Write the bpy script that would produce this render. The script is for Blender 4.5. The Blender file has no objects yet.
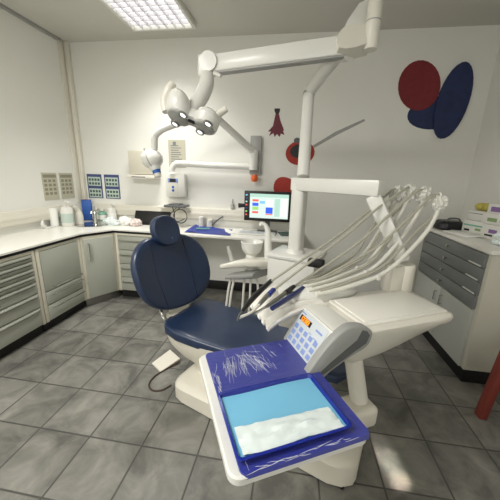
import bpy, bmesh, math, random
from mathutils import Vector, Matrix
random.seed(7)
PI = math.pi
SC = bpy.context.scene
COL = SC.collection

# ------------------------------------------------------------------ camera
FPX, PITCH, YAW, ROLL, CAMH = 279.4, .2585, -.1449, .0302, 1.5
cp, sp, cy, sy, cr, sr = math.cos(PITCH), math.sin(PITCH), math.cos(YAW), math.sin(YAW), math.cos(ROLL), math.sin(ROLL)
FW = Vector((sy*cp, cy*cp, -sp)); RT0 = Vector((cy, -sy, 0)); UP0 = RT0.cross(FW)
RT = RT0*cr + UP0*sr; UP = -RT0*sr + UP0*cr
CAM = Vector((0, 0, CAMH))
cam_data = bpy.data.cameras.new('camera'); cam = bpy.data.objects.new('camera', cam_data); COL.objects.link(cam)
cam_data.sensor_width = 36; cam_data.lens = FPX/500*36; cam_data.clip_start = .02
m = Matrix((RT, UP, -FW)).transposed().to_4x4(); m.translation = CAM
cam.matrix_world = m
SC.camera = cam

def ray(px, py):
    return FW + RT*((px-250)/FPX) - UP*((py-250)/FPX)
def at(px, py, ax, v):                      # measured point of the room on the plane ax = v
    d = ray(px, py); i = 'xyz'.index(ax)
    return CAM + d*((v-CAM[i])/d[i])
def dep(px, py, d):                         # measured point at distance d
    return CAM + ray(px, py)*d

# ------------------------------------------------------------------ materials
def nt(name):
    mt = bpy.data.materials.new(name); mt.use_nodes = True
    return mt, mt.node_tree.nodes, mt.node_tree.links, mt.node_tree.nodes['Principled BSDF']
def mat(name, col, rough=.5, metal=0, noise=.03, scale=6, bump=0, coat=0, spec=.5, emis=None, estr=0, alpha=1, trans=0):
    mt, n, l, b = nt(name)
    tc = n.new('ShaderNodeTexCoord'); nz = n.new('ShaderNodeTexNoise'); nz.inputs['Scale'].default_value = scale
    nz.inputs['Detail'].default_value = 4
    l.new(tc.outputs['Object'], nz.inputs['Vector'])
    mx = n.new('ShaderNodeMix'); mx.data_type = 'RGBA'
    lo = [max(0, c*(1-noise*2)) for c in col]; hi = [min(1, c*(1+noise*2)) for c in col]
    mx.inputs[6].default_value = (*lo, 1); mx.inputs[7].default_value = (*hi, 1)
    l.new(nz.outputs['Fac'], mx.inputs[0]); l.new(mx.outputs[2], b.inputs['Base Color'])
    b.inputs['Roughness'].default_value = rough; b.inputs['Metallic'].default_value = metal
    b.inputs['Specular IOR Level'].default_value = spec
    b.inputs['Coat Weight'].default_value = coat; b.inputs['Coat Roughness'].default_value = .1
    b.inputs['Transmission Weight'].default_value = trans
    b.inputs['Alpha'].default_value = alpha
    if emis: b.inputs['Emission Color'].default_value = (*emis, 1); b.inputs['Emission Strength'].default_value = estr
    if bump:
        bp = n.new('ShaderNodeBump'); bp.inputs['Strength'].default_value = bump; bp.inputs['Distance'].default_value = .01
        l.new(nz.outputs['Fac'], bp.inputs['Height']); l.new(bp.outputs['Normal'], b.inputs['Normal'])
    return mt
def s(r, g, b):                             # sRGB 0-255 to linear
    f = lambda c: c/12.92 if c <= .04045 else ((c+.055)/1.055)**2.4
    return tuple(f(x/255) for x in (r, g, b))

M = {}
M['wall'] = mat('wall_paint', s(233, 232, 225), .85, noise=.01, scale=3, bump=.02)
M['ceil'] = mat('ceiling_paint', s(206, 204, 195), .9, noise=.01, scale=3)
M['trunk'] = mat('trunking_plastic', s(226, 222, 208), .45, noise=.01)
M['cream'] = mat('cream_laminate', s(226, 221, 203), .4, noise=.015)
M['front'] = mat('grey_green_front', s(178, 180, 168), .38, noise=.02)
M['front_r'] = mat('slate_grey_front', s(122, 124, 124), .42, noise=.03)
M['grey_door'] = mat('pale_grey_front', s(184, 186, 180), .45, noise=.02)
M['top'] = mat('white_worktop', s(238, 236, 228), .25, noise=.01)
M['black'] = mat('black_plastic', s(22, 22, 24), .4, noise=.1)
M['blackm'] = mat('black_skirting', s(20, 20, 20), .6, noise=.1)
M['white'] = mat('white_plastic', s(226, 225, 218), .32, noise=.01, coat=.15)
M['white2'] = mat('ivory_plastic', s(226, 222, 210), .35, noise=.015, coat=.15)
M['shell'] = mat('warm_white_shell', s(222, 217, 203), .38, noise=.02)
M['silicone'] = mat('white_silicone', s(236, 233, 224), .35, noise=.01)
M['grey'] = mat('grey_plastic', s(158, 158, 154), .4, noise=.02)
M['dgrey'] = mat('dark_grey_plastic', s(92, 94, 94), .45, noise=.03)
M['chrome'] = mat('chrome', s(205, 205, 200), .2, 1, noise=.02)
M['steel'] = mat('brushed_steel', s(160, 160, 155), .32, .9, noise=.04, scale=30)
M['navy'] = mat('navy_vinyl', s(32, 48, 76), .36, noise=.06, scale=14, bump=.05, coat=.15)
M['navy_seam'] = mat('navy_seam', s(16, 28, 54), .5, noise=.05)
M['film_blue'] = None
M['royal'] = mat('royal_blue_plastic', s(20, 40, 140), .22, noise=.05, coat=.4)
M['matblue'] = mat('blue_cover_sheet', s(44, 62, 150), .5, noise=.05)
M['paperblue'] = mat('light_blue_paper', s(118, 186, 218), .65, noise=.02)
M['paper'] = mat('white_paper', s(240, 240, 234), .7, noise=.02)
M['pouch'] = mat('clear_white_pouch', s(226, 236, 234), .22, noise=.04, scale=20, bump=.25, coat=.5)
M['hose'] = mat('beige_grey_hose', s(172, 169, 154), .4, noise=.02)
M['hose_w'] = mat('white_hose', s(226, 224, 214), .4, noise=.02)
M['wrap'] = mat('clear_wrap', s(232, 231, 222), .25, noise=.05, scale=40, bump=.6, alpha=.8)
M['red'] = mat('red_paint', s(128, 56, 46), .45, noise=.06)
M['redd'] = mat('red_print', s(168, 52, 42), .7, noise=.12, scale=20)
M['maroon'] = mat('maroon_print', s(112, 50, 62), .7, noise=.15, scale=25)
M['dred'] = mat('dark_red_print', s(120, 34, 40), .7, noise=.12, scale=16)
M['dblue'] = mat('dark_blue_print', s(32, 44, 84), .7, noise=.25, scale=16)
M['streak'] = mat('grey_print', s(160, 160, 158), .7, noise=.1, scale=30)
M['orange'] = mat('orange_plastic', s(232, 104, 48), .4)
M['orange_lcd'] = mat('orange_display', s(255, 150, 30), .4, emis=s(255, 150, 40), estr=1.0)
M['keyblue'] = mat('key_blue', s(140, 160, 215), .5, noise=.02)
M['keypanel'] = mat('keypad_foil', s(206, 212, 216), .35, noise=.01)
M['label_grey'] = mat('printed_grey', s(120, 124, 130), .6)
M['posterbeige'] = mat('poster_beige', s(190, 186, 166), .6, noise=.03)
M['posterdark'] = mat('poster_beige_dark', s(140, 136, 116), .6, noise=.05)
M['posternavy'] = mat('poster_navy', s(60, 72, 120), .5, noise=.05)
M['posterpale'] = mat('poster_pale', s(190, 205, 195), .5, noise=.05)
M['postergreen'] = mat('poster_dark_green', s(70, 90, 84), .5, noise=.05)
M['bluebox'] = mat('blue_card', s(48, 96, 178), .5, noise=.04)
M['green'] = mat('mint_liquid', s(150, 205, 180), .25, noise=.03, trans=.3)
M['clear'] = mat('cloudy_bottle', s(220, 220, 212), .2, noise=.03, trans=.4)
M['skin'] = mat('beige_laminate', s(200, 197, 182), .5, noise=.01)
M['skin2'] = mat('cream_casing', s(208, 203, 186), .45, noise=.01)
M['yellow'] = mat('yellow_foam', s(196, 184, 92), .7, noise=.15, scale=30)
M['purple'] = mat('purple_print', s(138, 104, 160), .6)
M['greenp'] = mat('green_print', s(140, 164, 112), .6)
M['teal'] = mat('teal_print', s(110, 180, 150), .6)
M['lens'] = mat('lamp_lens', s(240, 245, 250), .1, emis=(1, 1, 1), estr=1.0)
M['screen'] = mat('lit_screen', s(20, 24, 24), .3, emis=s(205, 222, 214), estr=.95)
for k, c in dict(scr_r=(232, 96, 90), scr_b=(48, 92, 226), scr_g=(150, 205, 110), scr_c=(120, 190, 220), scr_h=(170, 205, 190), scr_w=(235, 240, 238), scr_d=(40, 60, 110)).items():
    M[k] = mat('screen_' + k[-1] + '_patch', s(20, 20, 20), .4, emis=s(*c), estr=.95)
M['diffuser'] = mat('lit_diffuser', s(250, 250, 245), .5, emis=s(255, 253, 246), estr=1.25)
M['louvre'] = mat('louvre_metal', s(215, 214, 220), .3, .2, noise=.01)

def floor_mat():
    mt, n, l, b = nt('slate_tile')
    g = n.new('ShaderNodeNewGeometry'); sep = n.new('ShaderNodeSeparateXYZ'); l.new(g.outputs['Position'], sep.inputs[0])
    def mth(op, a, bb=None):
        k = n.new('ShaderNodeMath'); k.operation = op
        for i, v in enumerate((a, bb)):
            if v is None: continue
            if isinstance(v, (int, float)): k.inputs[i].default_value = v
            else: l.new(v, k.inputs[i])
        return k.outputs[0]
    def axis(out, off):
        f = mth('DIVIDE', mth('SUBTRACT', out, off), .3265)
        fr = mth('FRACT', f); e = mth('MINIMUM', fr, mth('SUBTRACT', 1.0, fr))
        return e, mth('FLOOR', f)
    ex, ix = axis(sep.outputs[0], -1.08-.3265*8); ey, iy = axis(sep.outputs[1], 1.15-.3265*8)
    e = mth('MINIMUM', ex, ey)
    mr = n.new('ShaderNodeMapRange'); mr.interpolation_type = 'SMOOTHSTEP'
    l.new(e, mr.inputs[0]); mr.inputs[1].default_value = .008; mr.inputs[2].default_value = .02
    nz = n.new('ShaderNodeTexNoise'); nz.inputs['Scale'].default_value = 5.0; nz.inputs['Detail'].default_value = 6; nz.inputs['Distortion'].default_value = .6
    nz.inputs['Roughness'].default_value = .6
    l.new(g.outputs['Position'], nz.inputs['Vector'])
    cmb = n.new('ShaderNodeCombineXYZ'); l.new(ix, cmb.inputs[0]); l.new(iy, cmb.inputs[1])
    wn = n.new('ShaderNodeTexWhiteNoise'); l.new(cmb.outputs[0], wn.inputs['Vector'])
    v = mth('ADD', nz.outputs['Fac'], mth('MULTIPLY', mth('SUBTRACT', wn.outputs['Value'], .5), .12))
    cr_ = n.new('ShaderNodeValToRGB'); l.new(v, cr_.inputs[0])
    cr_.color_ramp.elements[0].position = .32; cr_.color_ramp.elements[0].color = (*s(88, 87, 82), 1)
    cr_.color_ramp.elements[1].position = .68; cr_.color_ramp.elements[1].color = (*s(140, 138, 130), 1)
    mx = n.new('ShaderNodeMix'); mx.data_type = 'RGBA'; l.new(mr.outputs[0], mx.inputs[0])
    mx.inputs[6].default_value = (*s(72, 72, 68), 1); l.new(cr_.outputs[0], mx.inputs[7]); l.new(mx.outputs[2], b.inputs['Base Color'])
    b.inputs['Roughness'].default_value = .42; b.inputs['Specular IOR Level'].default_value = .4
    bp = n.new('ShaderNodeBump'); bp.inputs['Strength'].default_value = .35; bp.inputs['Distance'].default_value = .006
    l.new(mth('ADD', mr.outputs[0], mth('MULTIPLY', nz.outputs['Fac'], .4)), bp.inputs['Height']); l.new(bp.outputs[0], b.inputs['Normal'])
    return mt
M['floor'] = floor_mat()

def film_mat():                              # cling film over a blue tray: fine bright creases of the film itself
    mt, n, l, b = nt('blue_tray_under_film')
    tc = n.new('ShaderNodeTexCoord'); mp = n.new('ShaderNodeMapping'); mp.inputs['Scale'].default_value = (3.5, 26, 8)
    mp.inputs['Rotation'].default_value = (0, 0, math.radians(-62))
    l.new(tc.outputs['Object'], mp.inputs[0])
    nz = n.new('ShaderNodeTexNoise'); nz.inputs['Scale'].default_value = 2.2; nz.inputs['Detail'].default_value = 6; nz.inputs['Roughness'].default_value = .7
    nz.inputs['Distortion'].default_value = .5
    l.new(mp.outputs[0], nz.inputs['Vector'])
    b.inputs['Base Color'].default_value = (*s(46, 54, 146), 1)
    b.inputs['Roughness'].default_value = .3; b.inputs['Coat Weight'].default_value = 1; b.inputs['Coat Roughness'].default_value = .06
    bp = n.new('ShaderNodeBump'); bp.inputs['Strength'].default_value = 1; bp.inputs['Distance'].default_value = .012
    l.new(nz.outputs['Fac'], bp.inputs['Height']); l.new(bp.outputs[0], b.inputs['Coat Normal'])
    return mt
M['film_blue'] = film_mat()
M['crease'] = mat('film_crease_glint', s(225, 228, 240), .12, noise=.05, coat=1, alpha=.85)  # pale colour puts the film's reflections into its creases

# ------------------------------------------------------------------ mesh builder
class MB:
    def __init__(self): self.bm = bmesh.new()
    def _merge(self, t):
        me = bpy.data.meshes.new('t'); t.to_mesh(me); t.free(); self.bm.from_mesh(me); bpy.data.meshes.remove(me)
    def box(self, c, d, bev=0, rz=0, mtx=None, seg=2):
        t = bmesh.new(); bmesh.ops.create_cube(t, size=1)
        bmesh.ops.scale(t, vec=d, verts=t.verts)
        if bev: bmesh.ops.bevel(t, geom=t.edges[:], offset=bev, segments=seg, profile=.5, affect='EDGES')
        mm = Matrix.Translation(Vector(c)) @ (mtx.to_4x4() if mtx else Matrix.Rotation(rz, 4, 'Z'))
        bmesh.ops.transform(t, matrix=mm, verts=t.verts); self._merge(t); return self
    def bx(self, x0, x1, y0, y1, z0, z1, bev=0):
        return self.box(((x0+x1)/2, (y0+y1)/2, (z0+z1)/2), (abs(x1-x0), abs(y1-y0), abs(z1-z0)), bev)
    def bar(self, p, q, w, h, bev=0, up=(0, 0, 1)):      # box beam p -> q
        p, q = Vector(p), Vector(q); d = q-p; L = d.length; x = d.normalized()
        y = Vector(up).cross(x).normalized(); z = x.cross(y)
        return self.box((p+q)/2, (L, w, h), bev, mtx=Matrix((x, y, z)).transposed())
    def tube(self, pts, r, n=12, sub=0, flat=1.0):
        pts = [Vector(p) for p in pts]
        rs = list(r) if isinstance(r, (list, tuple)) else [r]*len(pts)
        if sub:
            P, Q = [], []
            for i in range(len(pts)-1):
                p0, p1, p2, p3 = pts[max(i-1, 0)], pts[i], pts[i+1], pts[min(i+2, len(pts)-1)]
                for k in range(sub):
                    t = k/sub
                    P.append(.5*((2*p1)+(p2-p0)*t+(2*p0-5*p1+4*p2-p3)*t*t+(3*p1-p0-3*p2+p3)*t**3)); Q.append(rs[i]*(1-t)+rs[i+1]*t)
            P.append(pts[-1]); Q.append(rs[-1]); pts, rs = P, Q
        bm = self.bm; rings = []; nrm = None
        for i, p in enumerate(pts):
            d = (pts[min(i+1, len(pts)-1)]-pts[max(i-1, 0)]).normalized()
            if nrm is None: nrm = d.orthogonal().normalized()
            nrm = (nrm-d*nrm.dot(d)).normalized(); bn = d.cross(nrm)
            rings.append([bm.verts.new(p+(nrm*math.cos(a)+bn*math.sin(a)*flat)*rs[i]) for a in [2*PI*k/n for k in range(n)]])
        for a, b in zip(rings, rings[1:]):
            for k in range(n): bm.faces.new((a[k], a[(k+1) % n], b[(k+1) % n], b[k]))
        bm.faces.new(rings[0][::-1]); bm.faces.new(rings[-1]); return self
    def cyl(self, p, q, r, r2=None, n=24): return self.tube([p, q], [r, r if r2 is None else r2], n)
    def loft(self, rings, cap=True):
        bm = self.bm; R = [[bm.verts.new(Vector(v)) for v in rg] for rg in rings]; n = len(R[0])
        for a, b in zip(R, R[1:]):
            for k in range(n): bm.faces.new((a[k], a[(k+1) % n], b[(k+1) % n], b[k]))
        if cap: bm.faces.new(R[0][::-1]); bm.faces.new(R[-1])
        return self
    def lathe(self, c, prof, n=28, mtx=None):             # prof = (r, z) list
        mm = mtx or Matrix.Identity(3); c = Vector(c)
        return self.loft([[c+mm@Vector((r*math.cos(a), r*math.sin(a), z)) for a in [2*PI*k/n for k in range(n)]] for r, z in prof])
    def prism(self, poly, vec):                           # polygon of 3D points extruded by vec
        v = Vector(vec); return self.loft([[Vector(p) for p in poly], [Vector(p)+v for p in poly]])
    def quad(self, a, b, c, d):
        self.bm.faces.new([self.bm.verts.new(Vector(p)) for p in (a, b, c, d)]); return self
    def ball(self, c, r, mtx=None, n=20):
        rr = r if isinstance(r, (tuple, list)) else (r, r, r)
        t = bmesh.new(); bmesh.ops.create_uvsphere(t, u_segments=n, v_segments=n//2+2, radius=1)
        mm = Matrix.Translation(Vector(c)) @ (mtx.to_4x4() if mtx else Matrix.Identity(4)) @ Matrix.Diagonal((*rr, 1))
        bmesh.ops.transform(t, matrix=mm, verts=t.verts); self._merge(t); return self
    def grid(self, fn, nu, nv, thick=None):               # fn(u,v)->Vector
        bm = self.bm; V = [[bm.verts.new(fn(i/nu, j/nv)) for j in range(nv+1)] for i in range(nu+1)]
        fs = [bm.faces.new((V[i][j], V[i+1][j], V[i+1][j+1], V[i][j+1])) for i in range(nu) for j in range(nv)]
        if thick: 
            bmesh.ops.recalc_face_normals(bm, faces=fs)
            bmesh.ops.solidify(bm, geom=fs, thickness=thick)
        return self

def link(o, parent=None):
    COL.objects.link(o)
    if parent is not None: o.parent = parent
    return o
def obj(name, mb, material, parent=None, label=None, world=True, ang=35):
    bm = mb.bm; bmesh.ops.recalc_face_normals(bm, faces=bm.faces)
    if parent is not None and world:
        chain = Matrix.Identity(4); p = parent
        while p is not None: chain = p.matrix_basis @ chain; p = p.parent
        bmesh.ops.transform(bm, matrix=chain.inverted(), verts=bm.verts)
    me = bpy.data.meshes.new(name); bm.to_mesh(me); bm.free()
    for p in me.polygons: p.use_smooth = True
    me.set_sharp_from_angle(angle=math.radians(ang))
    me.materials.append(material)
    o = bpy.data.objects.new(name, me); link(o, parent)
    if label: o['label'] = label
    return o
def tag(o, label, cat, group=None):
    o['label'] = label; o['category'] = cat
    if group: o['group'] = group
    return o
def thing(name, label, cat, loc=(0, 0, 0), rz=0, group=None):
    o = bpy.data.objects.new(name, None); o.empty_display_size = .1
    o.location = Vector(loc); o.rotation_euler = (0, 0, rz); COL.objects.link(o)
    return tag(o, label, cat, group)
def struct(name, mb, material, parent=None):
    o = obj(name, mb, material, parent)
    if parent is None: o['kind'] = 'structure'
    return o
def copy_thing(o, label, loc, rz=0):
    c = o.copy(); COL.objects.link(c); c.location = loc; c.rotation_euler = (0, 0, rz); c['label'] = label
    for ch in [x for x in SC.objects if x.parent == o]:
        d = ch.copy(); COL.objects.link(d); d.parent = c
        for g in [x for x in SC.objects if x.parent == ch]:
            e = g.copy(); COL.objects.link(e); e.parent = d
    return c

# ------------------------------------------------------------------ room shell
XL, XR, YB, YF, ZC = -2.8, 1.88, 3.46, -1.6, 2.97
T = .1
struct('floor', MB().bx(XL-T, XR+T, YF-T, YB+T, -T, 0), M['floor'])
struct('ceiling', MB().bx(XL-T, XR+T, YF-T, YB+T, ZC, ZC+T), M['ceil'])
struct('wall_left', MB().bx(XL-T, XL, YF-T, YB+T, 0, ZC), M['wall'])
struct('wall_right', MB().bx(XR, XR+T, YF-T, YB+T, 0, ZC), M['wall'])
struct('wall_back', MB().bx(XL, XR, YB, YB+T, 0, ZC), M['wall'])
struct('wall_front', MB().bx(XL, XR, YF-T, YF, 0, ZC), M['wall'])
# skirting under the desk, grey strip painting in shade along the left ceiling edge, cable duct in the corner
struct('baseboard_back', MB().bx(-1.35, XR, YB-.02, YB, 0, .12, .004), M['blackm'])
struct('shade_strip', MB().bx(XL, XL+.03, YF, YB-.1, ZC-.03, ZC, .004), M['grey'])
struct('trim_2', MB().bx(XL, XL+.06, YB-.05, YB, 1.09, ZC, .006).bx(XL, XL+.012, YB-.13, YB-.055, 1.09, ZC, .004), M['trunk'])
# dado trunking
struct('trim_3', MB().bx(XL, XL+.05, YF, YB, .95, 1.09, .008).bx(XL+.045, XL+.056, YF, YB, 1.0, 1.04, .003), M['trunk'])
struct('trim_4', MB().bx(XL+.05, .0, YB-.05, YB, .95, 1.09, .008).bx(XL+.05, -.02, YB-.056, YB-.045, 1.0, 1.04, .003), M['trunk'])

# ------------------------------------------------------------------ ceiling luminaire
lx0, lx1, ly0, ly1 = -1.76, -1.08, 2.5, 3.18
def luminaire(label, x0, x1, y0, y1):
    L = thing('ceiling_light', label, 'light', ((x0+x1)/2, (y0+y1)/2, ZC))
    fr = MB(); w = .03
    for a in ((x0, x1, y0, y0+w), (x0, x1, y1-w, y1), (x0, x0+w, y0+w, y1-w), (x1-w, x1, y0+w, y1-w)): fr.bx(*a, ZC-.05, ZC, .004)
    obj('frame', fr, M['white'], L)
    obj('diffuser', MB().bx(x0+w, x1-w, y0+w, y1-w, ZC-.012, ZC-.002), M['diffuser'], L)
    lv = MB(); nx, ny = 7, 8
    for i in range(1, nx): x = x0+w+(x1-x0-2*w)*i/nx; lv.bx(x-.004, x+.004, y0+w, y1-w, ZC-.045, ZC-.014)
    for i in range(1, ny): y = y0+w+(y1-y0-2*w)*i/ny; lv.bx(x0+w, x1-w, y-.004, y+.004, ZC-.045, ZC-.014)
    obj('louvre', lv, M['louvre'], L)
luminaire('square recessed ceiling light with a metal louvre grid, switched on', lx0, lx1, ly0, ly1)

def area(name, loc, size, power, col=(1, .985, .955), rot=(0, 0, 0), sy_=None):
    ld = bpy.data.lights.new(name, 'AREA'); ld.energy = power; ld.color = col; ld.size = size
    if sy_: ld.shape = 'RECTANGLE'; ld.size_y = sy_
    lo = bpy.data.objects.new(name, ld); lo.location = loc; lo.rotation_euler = rot; COL.objects.link(lo)
    return lo
l1_ = area('luminaire_light', ((lx0+lx1)/2, (ly0+ly1)/2-.03, ZC-.06), .5, 10); l1_.data.spread = math.radians(108)
area('assumed_luminaire_light', (-1.75, -.1, ZC-.06), 1.0, 64)  # bare light added for an assumed second ceiling lamp out of view
area('added_daylight_fill', (.6, YF+.05, 1.7), 1.6, 8, (.95, .98, 1), (math.radians(90), 0, math.radians(0)), 1.3)  # added fill panel for assumed daylight; the front wall has no window

sl_ = area('assumed_sun_patch_light', (1.0, -1.3, 2.3), .085, .2, (1, .93, .82), sy_=.15)  # narrow area light added for the bright floor patch; sun assumed, no gap built
sl_.data.spread = math.radians(1.5); sl_.rotation_euler = (Vector((.63, 1.3, 0))-Vector((1.0, -1.3, 2.3))).to_track_quat('-Z', 'Y').to_euler()
w_ = bpy.data.worlds.new('world'); SC.world = w_; w_.use_nodes = True
w_.node_tree.nodes['Background'].inputs[0].default_value = (.9, .93, 1, 1); w_.node_tree.nodes['Background'].inputs[1].default_value = .3

# ------------------------------------------------------------------ left run of cabinets
XF, YFR, ZT = -2.22, 2.92, .86      # front planes, worktop height
KICK = .1
def bar_handle(mb, p, q, off):      # chrome bar on two feet, off = outward vector
    p, q, off = Vector(p), Vector(q), Vector(off); mb.tube([p, p+off, q+off, q], .007, 10)
def front_panel(name, mb, parent, m_='front', label=None): return obj(name, mb, M[m_], parent, label)

# unit 1: drawers, nearest the camera on the left
def drawers_left(label, y0, y1, fr):
    U = thing('drawer_cabinet', label, 'cabinet', ((XL+XF)/2, (y0+y1)/2, 0))
    obj('carcass', MB().bx(XL+.01, XF-.02, y0+.002, y1-.002, KICK, .815), M['cream'], U)
    obj('frame', MB().bx(XF-.02, XF, y0+.002, y0+.03, KICK, .815, .002).bx(XF-.02, XF, y1-.03, y1-.002, KICK, .815, .002).bx(XF-.02, XF, y0+.03, y1-.03, .79, .815, .002), M['cream'], U)
    obj('plinth', MB().bx(XL+.01, XF-.05, y0+.002, y1-.002, 0, KICK), M['blackm'], U)
    zt, zb = .788, KICK+.005; H = zt-zb
    for a, b in zip(fr, fr[1:]):
        z1, z0 = zt-H*a, zt-H*b
        d = obj('drawer', MB().bx(XF-.018, XF+.004, y0+.034, y1-.034, z0+.006, z1-.006, .003), M['front'], U)
        obj('grip', MB().bx(XF+.004, XF+.02, y0+.05, y1-.05, z1-.022, z1-.012, .002).bx(XF+.016, XF+.02, y0+.05, y1-.05, z1-.026, z1-.012, .001), M['front'], d)
        obj('grip_recess', MB().bx(XF+.002, XF+.006, y0+.05, y1-.05, z1-.036, z1-.022), M['black'], d)
    return U
drawers_left('cream cabinet of shallow and deep grey drawers, nearest the camera on the left', 1.22, 2.06, [0, .09, .185, .28, .375, .54, .74, 1])
# unit 2: door over two drawers
y0, y1 = 2.07, 2.6
U = thing('door_and_drawer_cabinet', 'cream cabinet with one grey door above two drawers, beside the corner cabinet', 'cabinet', ((XL+XF)/2, (y0+y1)/2, 0))
obj('carcass', MB().bx(XL+.01, XF-.02, y0, y1, KICK, .815), M['cream'], U)
obj('frame', MB().bx(XF-.02, XF, y0, y0+.032, KICK, .815, .002).bx(XF-.02, XF, y1-.032, y1, KICK, .815, .002).bx(XF-.02, XF, y0+.03, y1-.03, .79, .815, .002), M['cream'], U)
obj('plinth', MB().bx(XL+.01, XF-.05, y0, y1, 0, KICK), M['blackm'], U)
d = obj('door', MB().bx(XF-.018, XF+.004, y0+.036, y1-.036, .40, .785, .003), M['front'], U)
hb = MB(); bar_handle(hb, (XF+.004, y0+.12, .425), (XF+.004, y1-.05, .425), (.025, 0, 0)); obj('handle', hb, M['chrome'], d)
for z0, z1 in ((.265, .39), (.107, .255)):
    d = obj('drawer', MB().bx(XF-.018, XF+.004, y0+.036, y1-.036, z0, z1, .003), M['front'], U)
    hb = MB(); bar_handle(hb, (XF+.004, y0+.08, z1-.03), (XF+.004, y1-.05, z1-.03), (.025, 0, 0)); obj('handle', hb, M['chrome'], d)
# corner unit with a diagonal door
A, B = Vector((XF, 2.605, 0)), Vector((-2.03, YFR, 0))
dv = (B-A).normalized(); nv = Vector((dv.y, -dv.x, 0)); LAB = (B-A).length
U = thing('corner_cabinet', 'cream corner cabinet with one slanted grey door and an upright bar handle', 'cabinet', (-2.5, 3.15, 0))
poly = [A, B-Vector((0.002, 0, 0)), (-2.032, YB-.01, 0), (XL+.01, YB-.01, 0), (XL+.01, 2.605, 0)]
obj('carcass', MB().prism([Vector(p)+Vector((0, 0, KICK)) for p in poly], (0, 0, .715)), M['cream'], U)
inn = [A-nv*.04, B-nv*.04, (-2.05, YB-.02, 0), (XL+.02, YB-.02, 0), (XL+.02, 2.62, 0)]
obj('plinth', MB().prism(inn, (0, 0, KICK)), M['steel'], U, 'brushed grey plinth')
rot = Matrix((dv, -nv, Vector((0, 0, 1)))).transposed()
d = obj('door', MB().box((A+B)/2+nv*.006+Vector((0, 0, .447)), (LAB-.05, .012, .675), .003, mtx=rot), M['front'], U)
hp = A+dv*.07+nv*.012
hb = MB(); bar_handle(hb, hp+Vector((0, 0, .55)), hp+Vector((0, 0, .74)), nv*.025); obj('handle', hb, M['chrome'], d)
# back unit: four equal drawers
x0, x1 = -2.025, -1.36
U = thing('drawer_cabinet', 'cream cabinet of four equal grey drawers against the back wall, behind the chair', 'cabinet', ((x0+x1)/2, (YFR+YB)/2, 0))
obj('carcass', MB().bx(x0, x1, YFR+.02, YB-.01, KICK, .815), M['cream'], U)
obj('frame', MB().bx(x0, x0+.032, YFR, YFR+.02, KICK, .815, .002).bx(x1-.032, x1, YFR, YFR+.02, KICK, .815, .002).bx(x0+.03, x1-.03, YFR, YFR+.02, .79, .815, .002), M['cream'], U)
obj('plinth', MB().bx(x0, x1, YFR+.05, YB-.01, 0, KICK), M['blackm'], U)
for k in range(4):
    z1 = .785-k*.17; d = obj('drawer', MB().bx(x0+.036, x1-.036, YFR-.004, YFR+.018, z1-.162, z1, .003), M['front'], U)
    hb = MB(); bar_handle(hb, (x0+.06, YFR-.004, z1-.05), (x1-.1, YFR-.004, z1-.05), (0, -.025, 0)); obj('handle', hb, M['chrome'], d)
# worktop (white, black front edge)
wt = thing('worktop', 'long white L-shaped worktop with a black front edge over the cream cabinets', 'worktop', (-2.4, 2.6, 0))
e = .02
out = [(XL+.002, 1.21), (XF+e, 1.21), (XF+e, 2.6), (-2.03, YFR-e), (-1.345, YFR-e), (-1.345, YB-.002), (XL+.002, YB-.002)]
inn = [(XL+.002, 1.21), (XF, 1.21), (XF, 2.61), (-2.035, YFR), (-1.345, YFR), (-1.345, YB-.002), (XL+.002, YB-.002)]
obj('slab', MB().prism([(x, y, .846) for x, y in out], (0, 0, .016)), M['top'], wt)
obj('edge_band', MB().prism([(x, y, .817) for x, y in inn], (0, 0, .029)), M['black'], wt, 'black edge band')
ZW = .862
# desk continuing along the back wall
dk = thing('desk', 'white desk along the back wall with open knee space, under the monitor', 'desk', (-.6, 3.2, 0))
obj('desk_top', MB().bx(-1.343, .14, 2.88, YB-.002, .833, ZW, .006), M['top'], dk)
obj('side_panel', MB().bx(.1, .13, 2.95, YB-.02, 0.0, .833, .003), M['cream'], dk)
obj('bracket', MB().bar((-1.2, 2.98, .82), (-1.2, 3.42, .6), .03, .03).bx(-1.215, -1.185, 2.95, 3.42, .81, .833), M['black'], dk, 'black steel support bracket')

# ------------------------------------------------------------------ wall posters
def poster_left(label, y, z, rows):
    P = thing('wall_chart', label, 'poster', (XL, y, z), group='wall charts beside the corner')
    obj('sheet', MB().bx(XL+.001, XL+.004, y-.105, y+.105, z-.155, z+.155), M['posterbeige'], P)
    pr = MB(); pr.bx(XL+.004, XL+.005, y-.09, y+.09, z+.1, z+.135)
    for r in range(4):
        for c in range(3): pr.bx(XL+.004, XL+.005, y-.085+c*.06, y-.045+c*.06, z+.05-r*.048, z+.08-r*.048)
    obj('print', pr, M['posterdark'], P)
poster_left('beige printed wall chart on the left wall, farther from the corner', 2.945, 1.315, 4)
poster_left('beige printed wall chart on the left wall, closer to the corner', 3.19, 1.315, 4)
def poster_back(label, x, z):
    P = thing('wall_chart', label, 'poster', (x, YB, z), group='wall charts beside the corner')
    obj('sheet', MB().bx(x-.105, x+.105, YB-.004, YB, z-.155, z+.155), M['posternavy'], P)
    for k in range(2):
        pale, pic = MB(), MB()
        zz = z+.06-k*.15
        pale.bx(x-.09, x+.09, YB-.005, YB-.004, zz-.055, zz+.06)
        for r in range(2):
            for c in range(4): pic.bx(x-.08+c*.042, x-.05+c*.042, YB-.006, YB-.005, zz-.04+r*.05, zz-.01+r*.05)
        pl_ = obj('panel', pale, M['posterpale'], P); obj('print', pic, M['postergreen'], pl_)
poster_back('navy bordered chart with two pale picture panels, left of the pair by the corner', -2.615, 1.31)
poster_back('navy bordered chart with two pale picture panels, right of the pair by the corner', -2.365, 1.31)
P = thing('wall_notice', 'grey printed notice sheet behind the white control box', 'poster', (-1.45, YB, 1.75))
obj('sheet', MB().bx(-1.56, -1.34, YB-.004, YB, 1.58, 1.9), M['posterbeige'], P)
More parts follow.
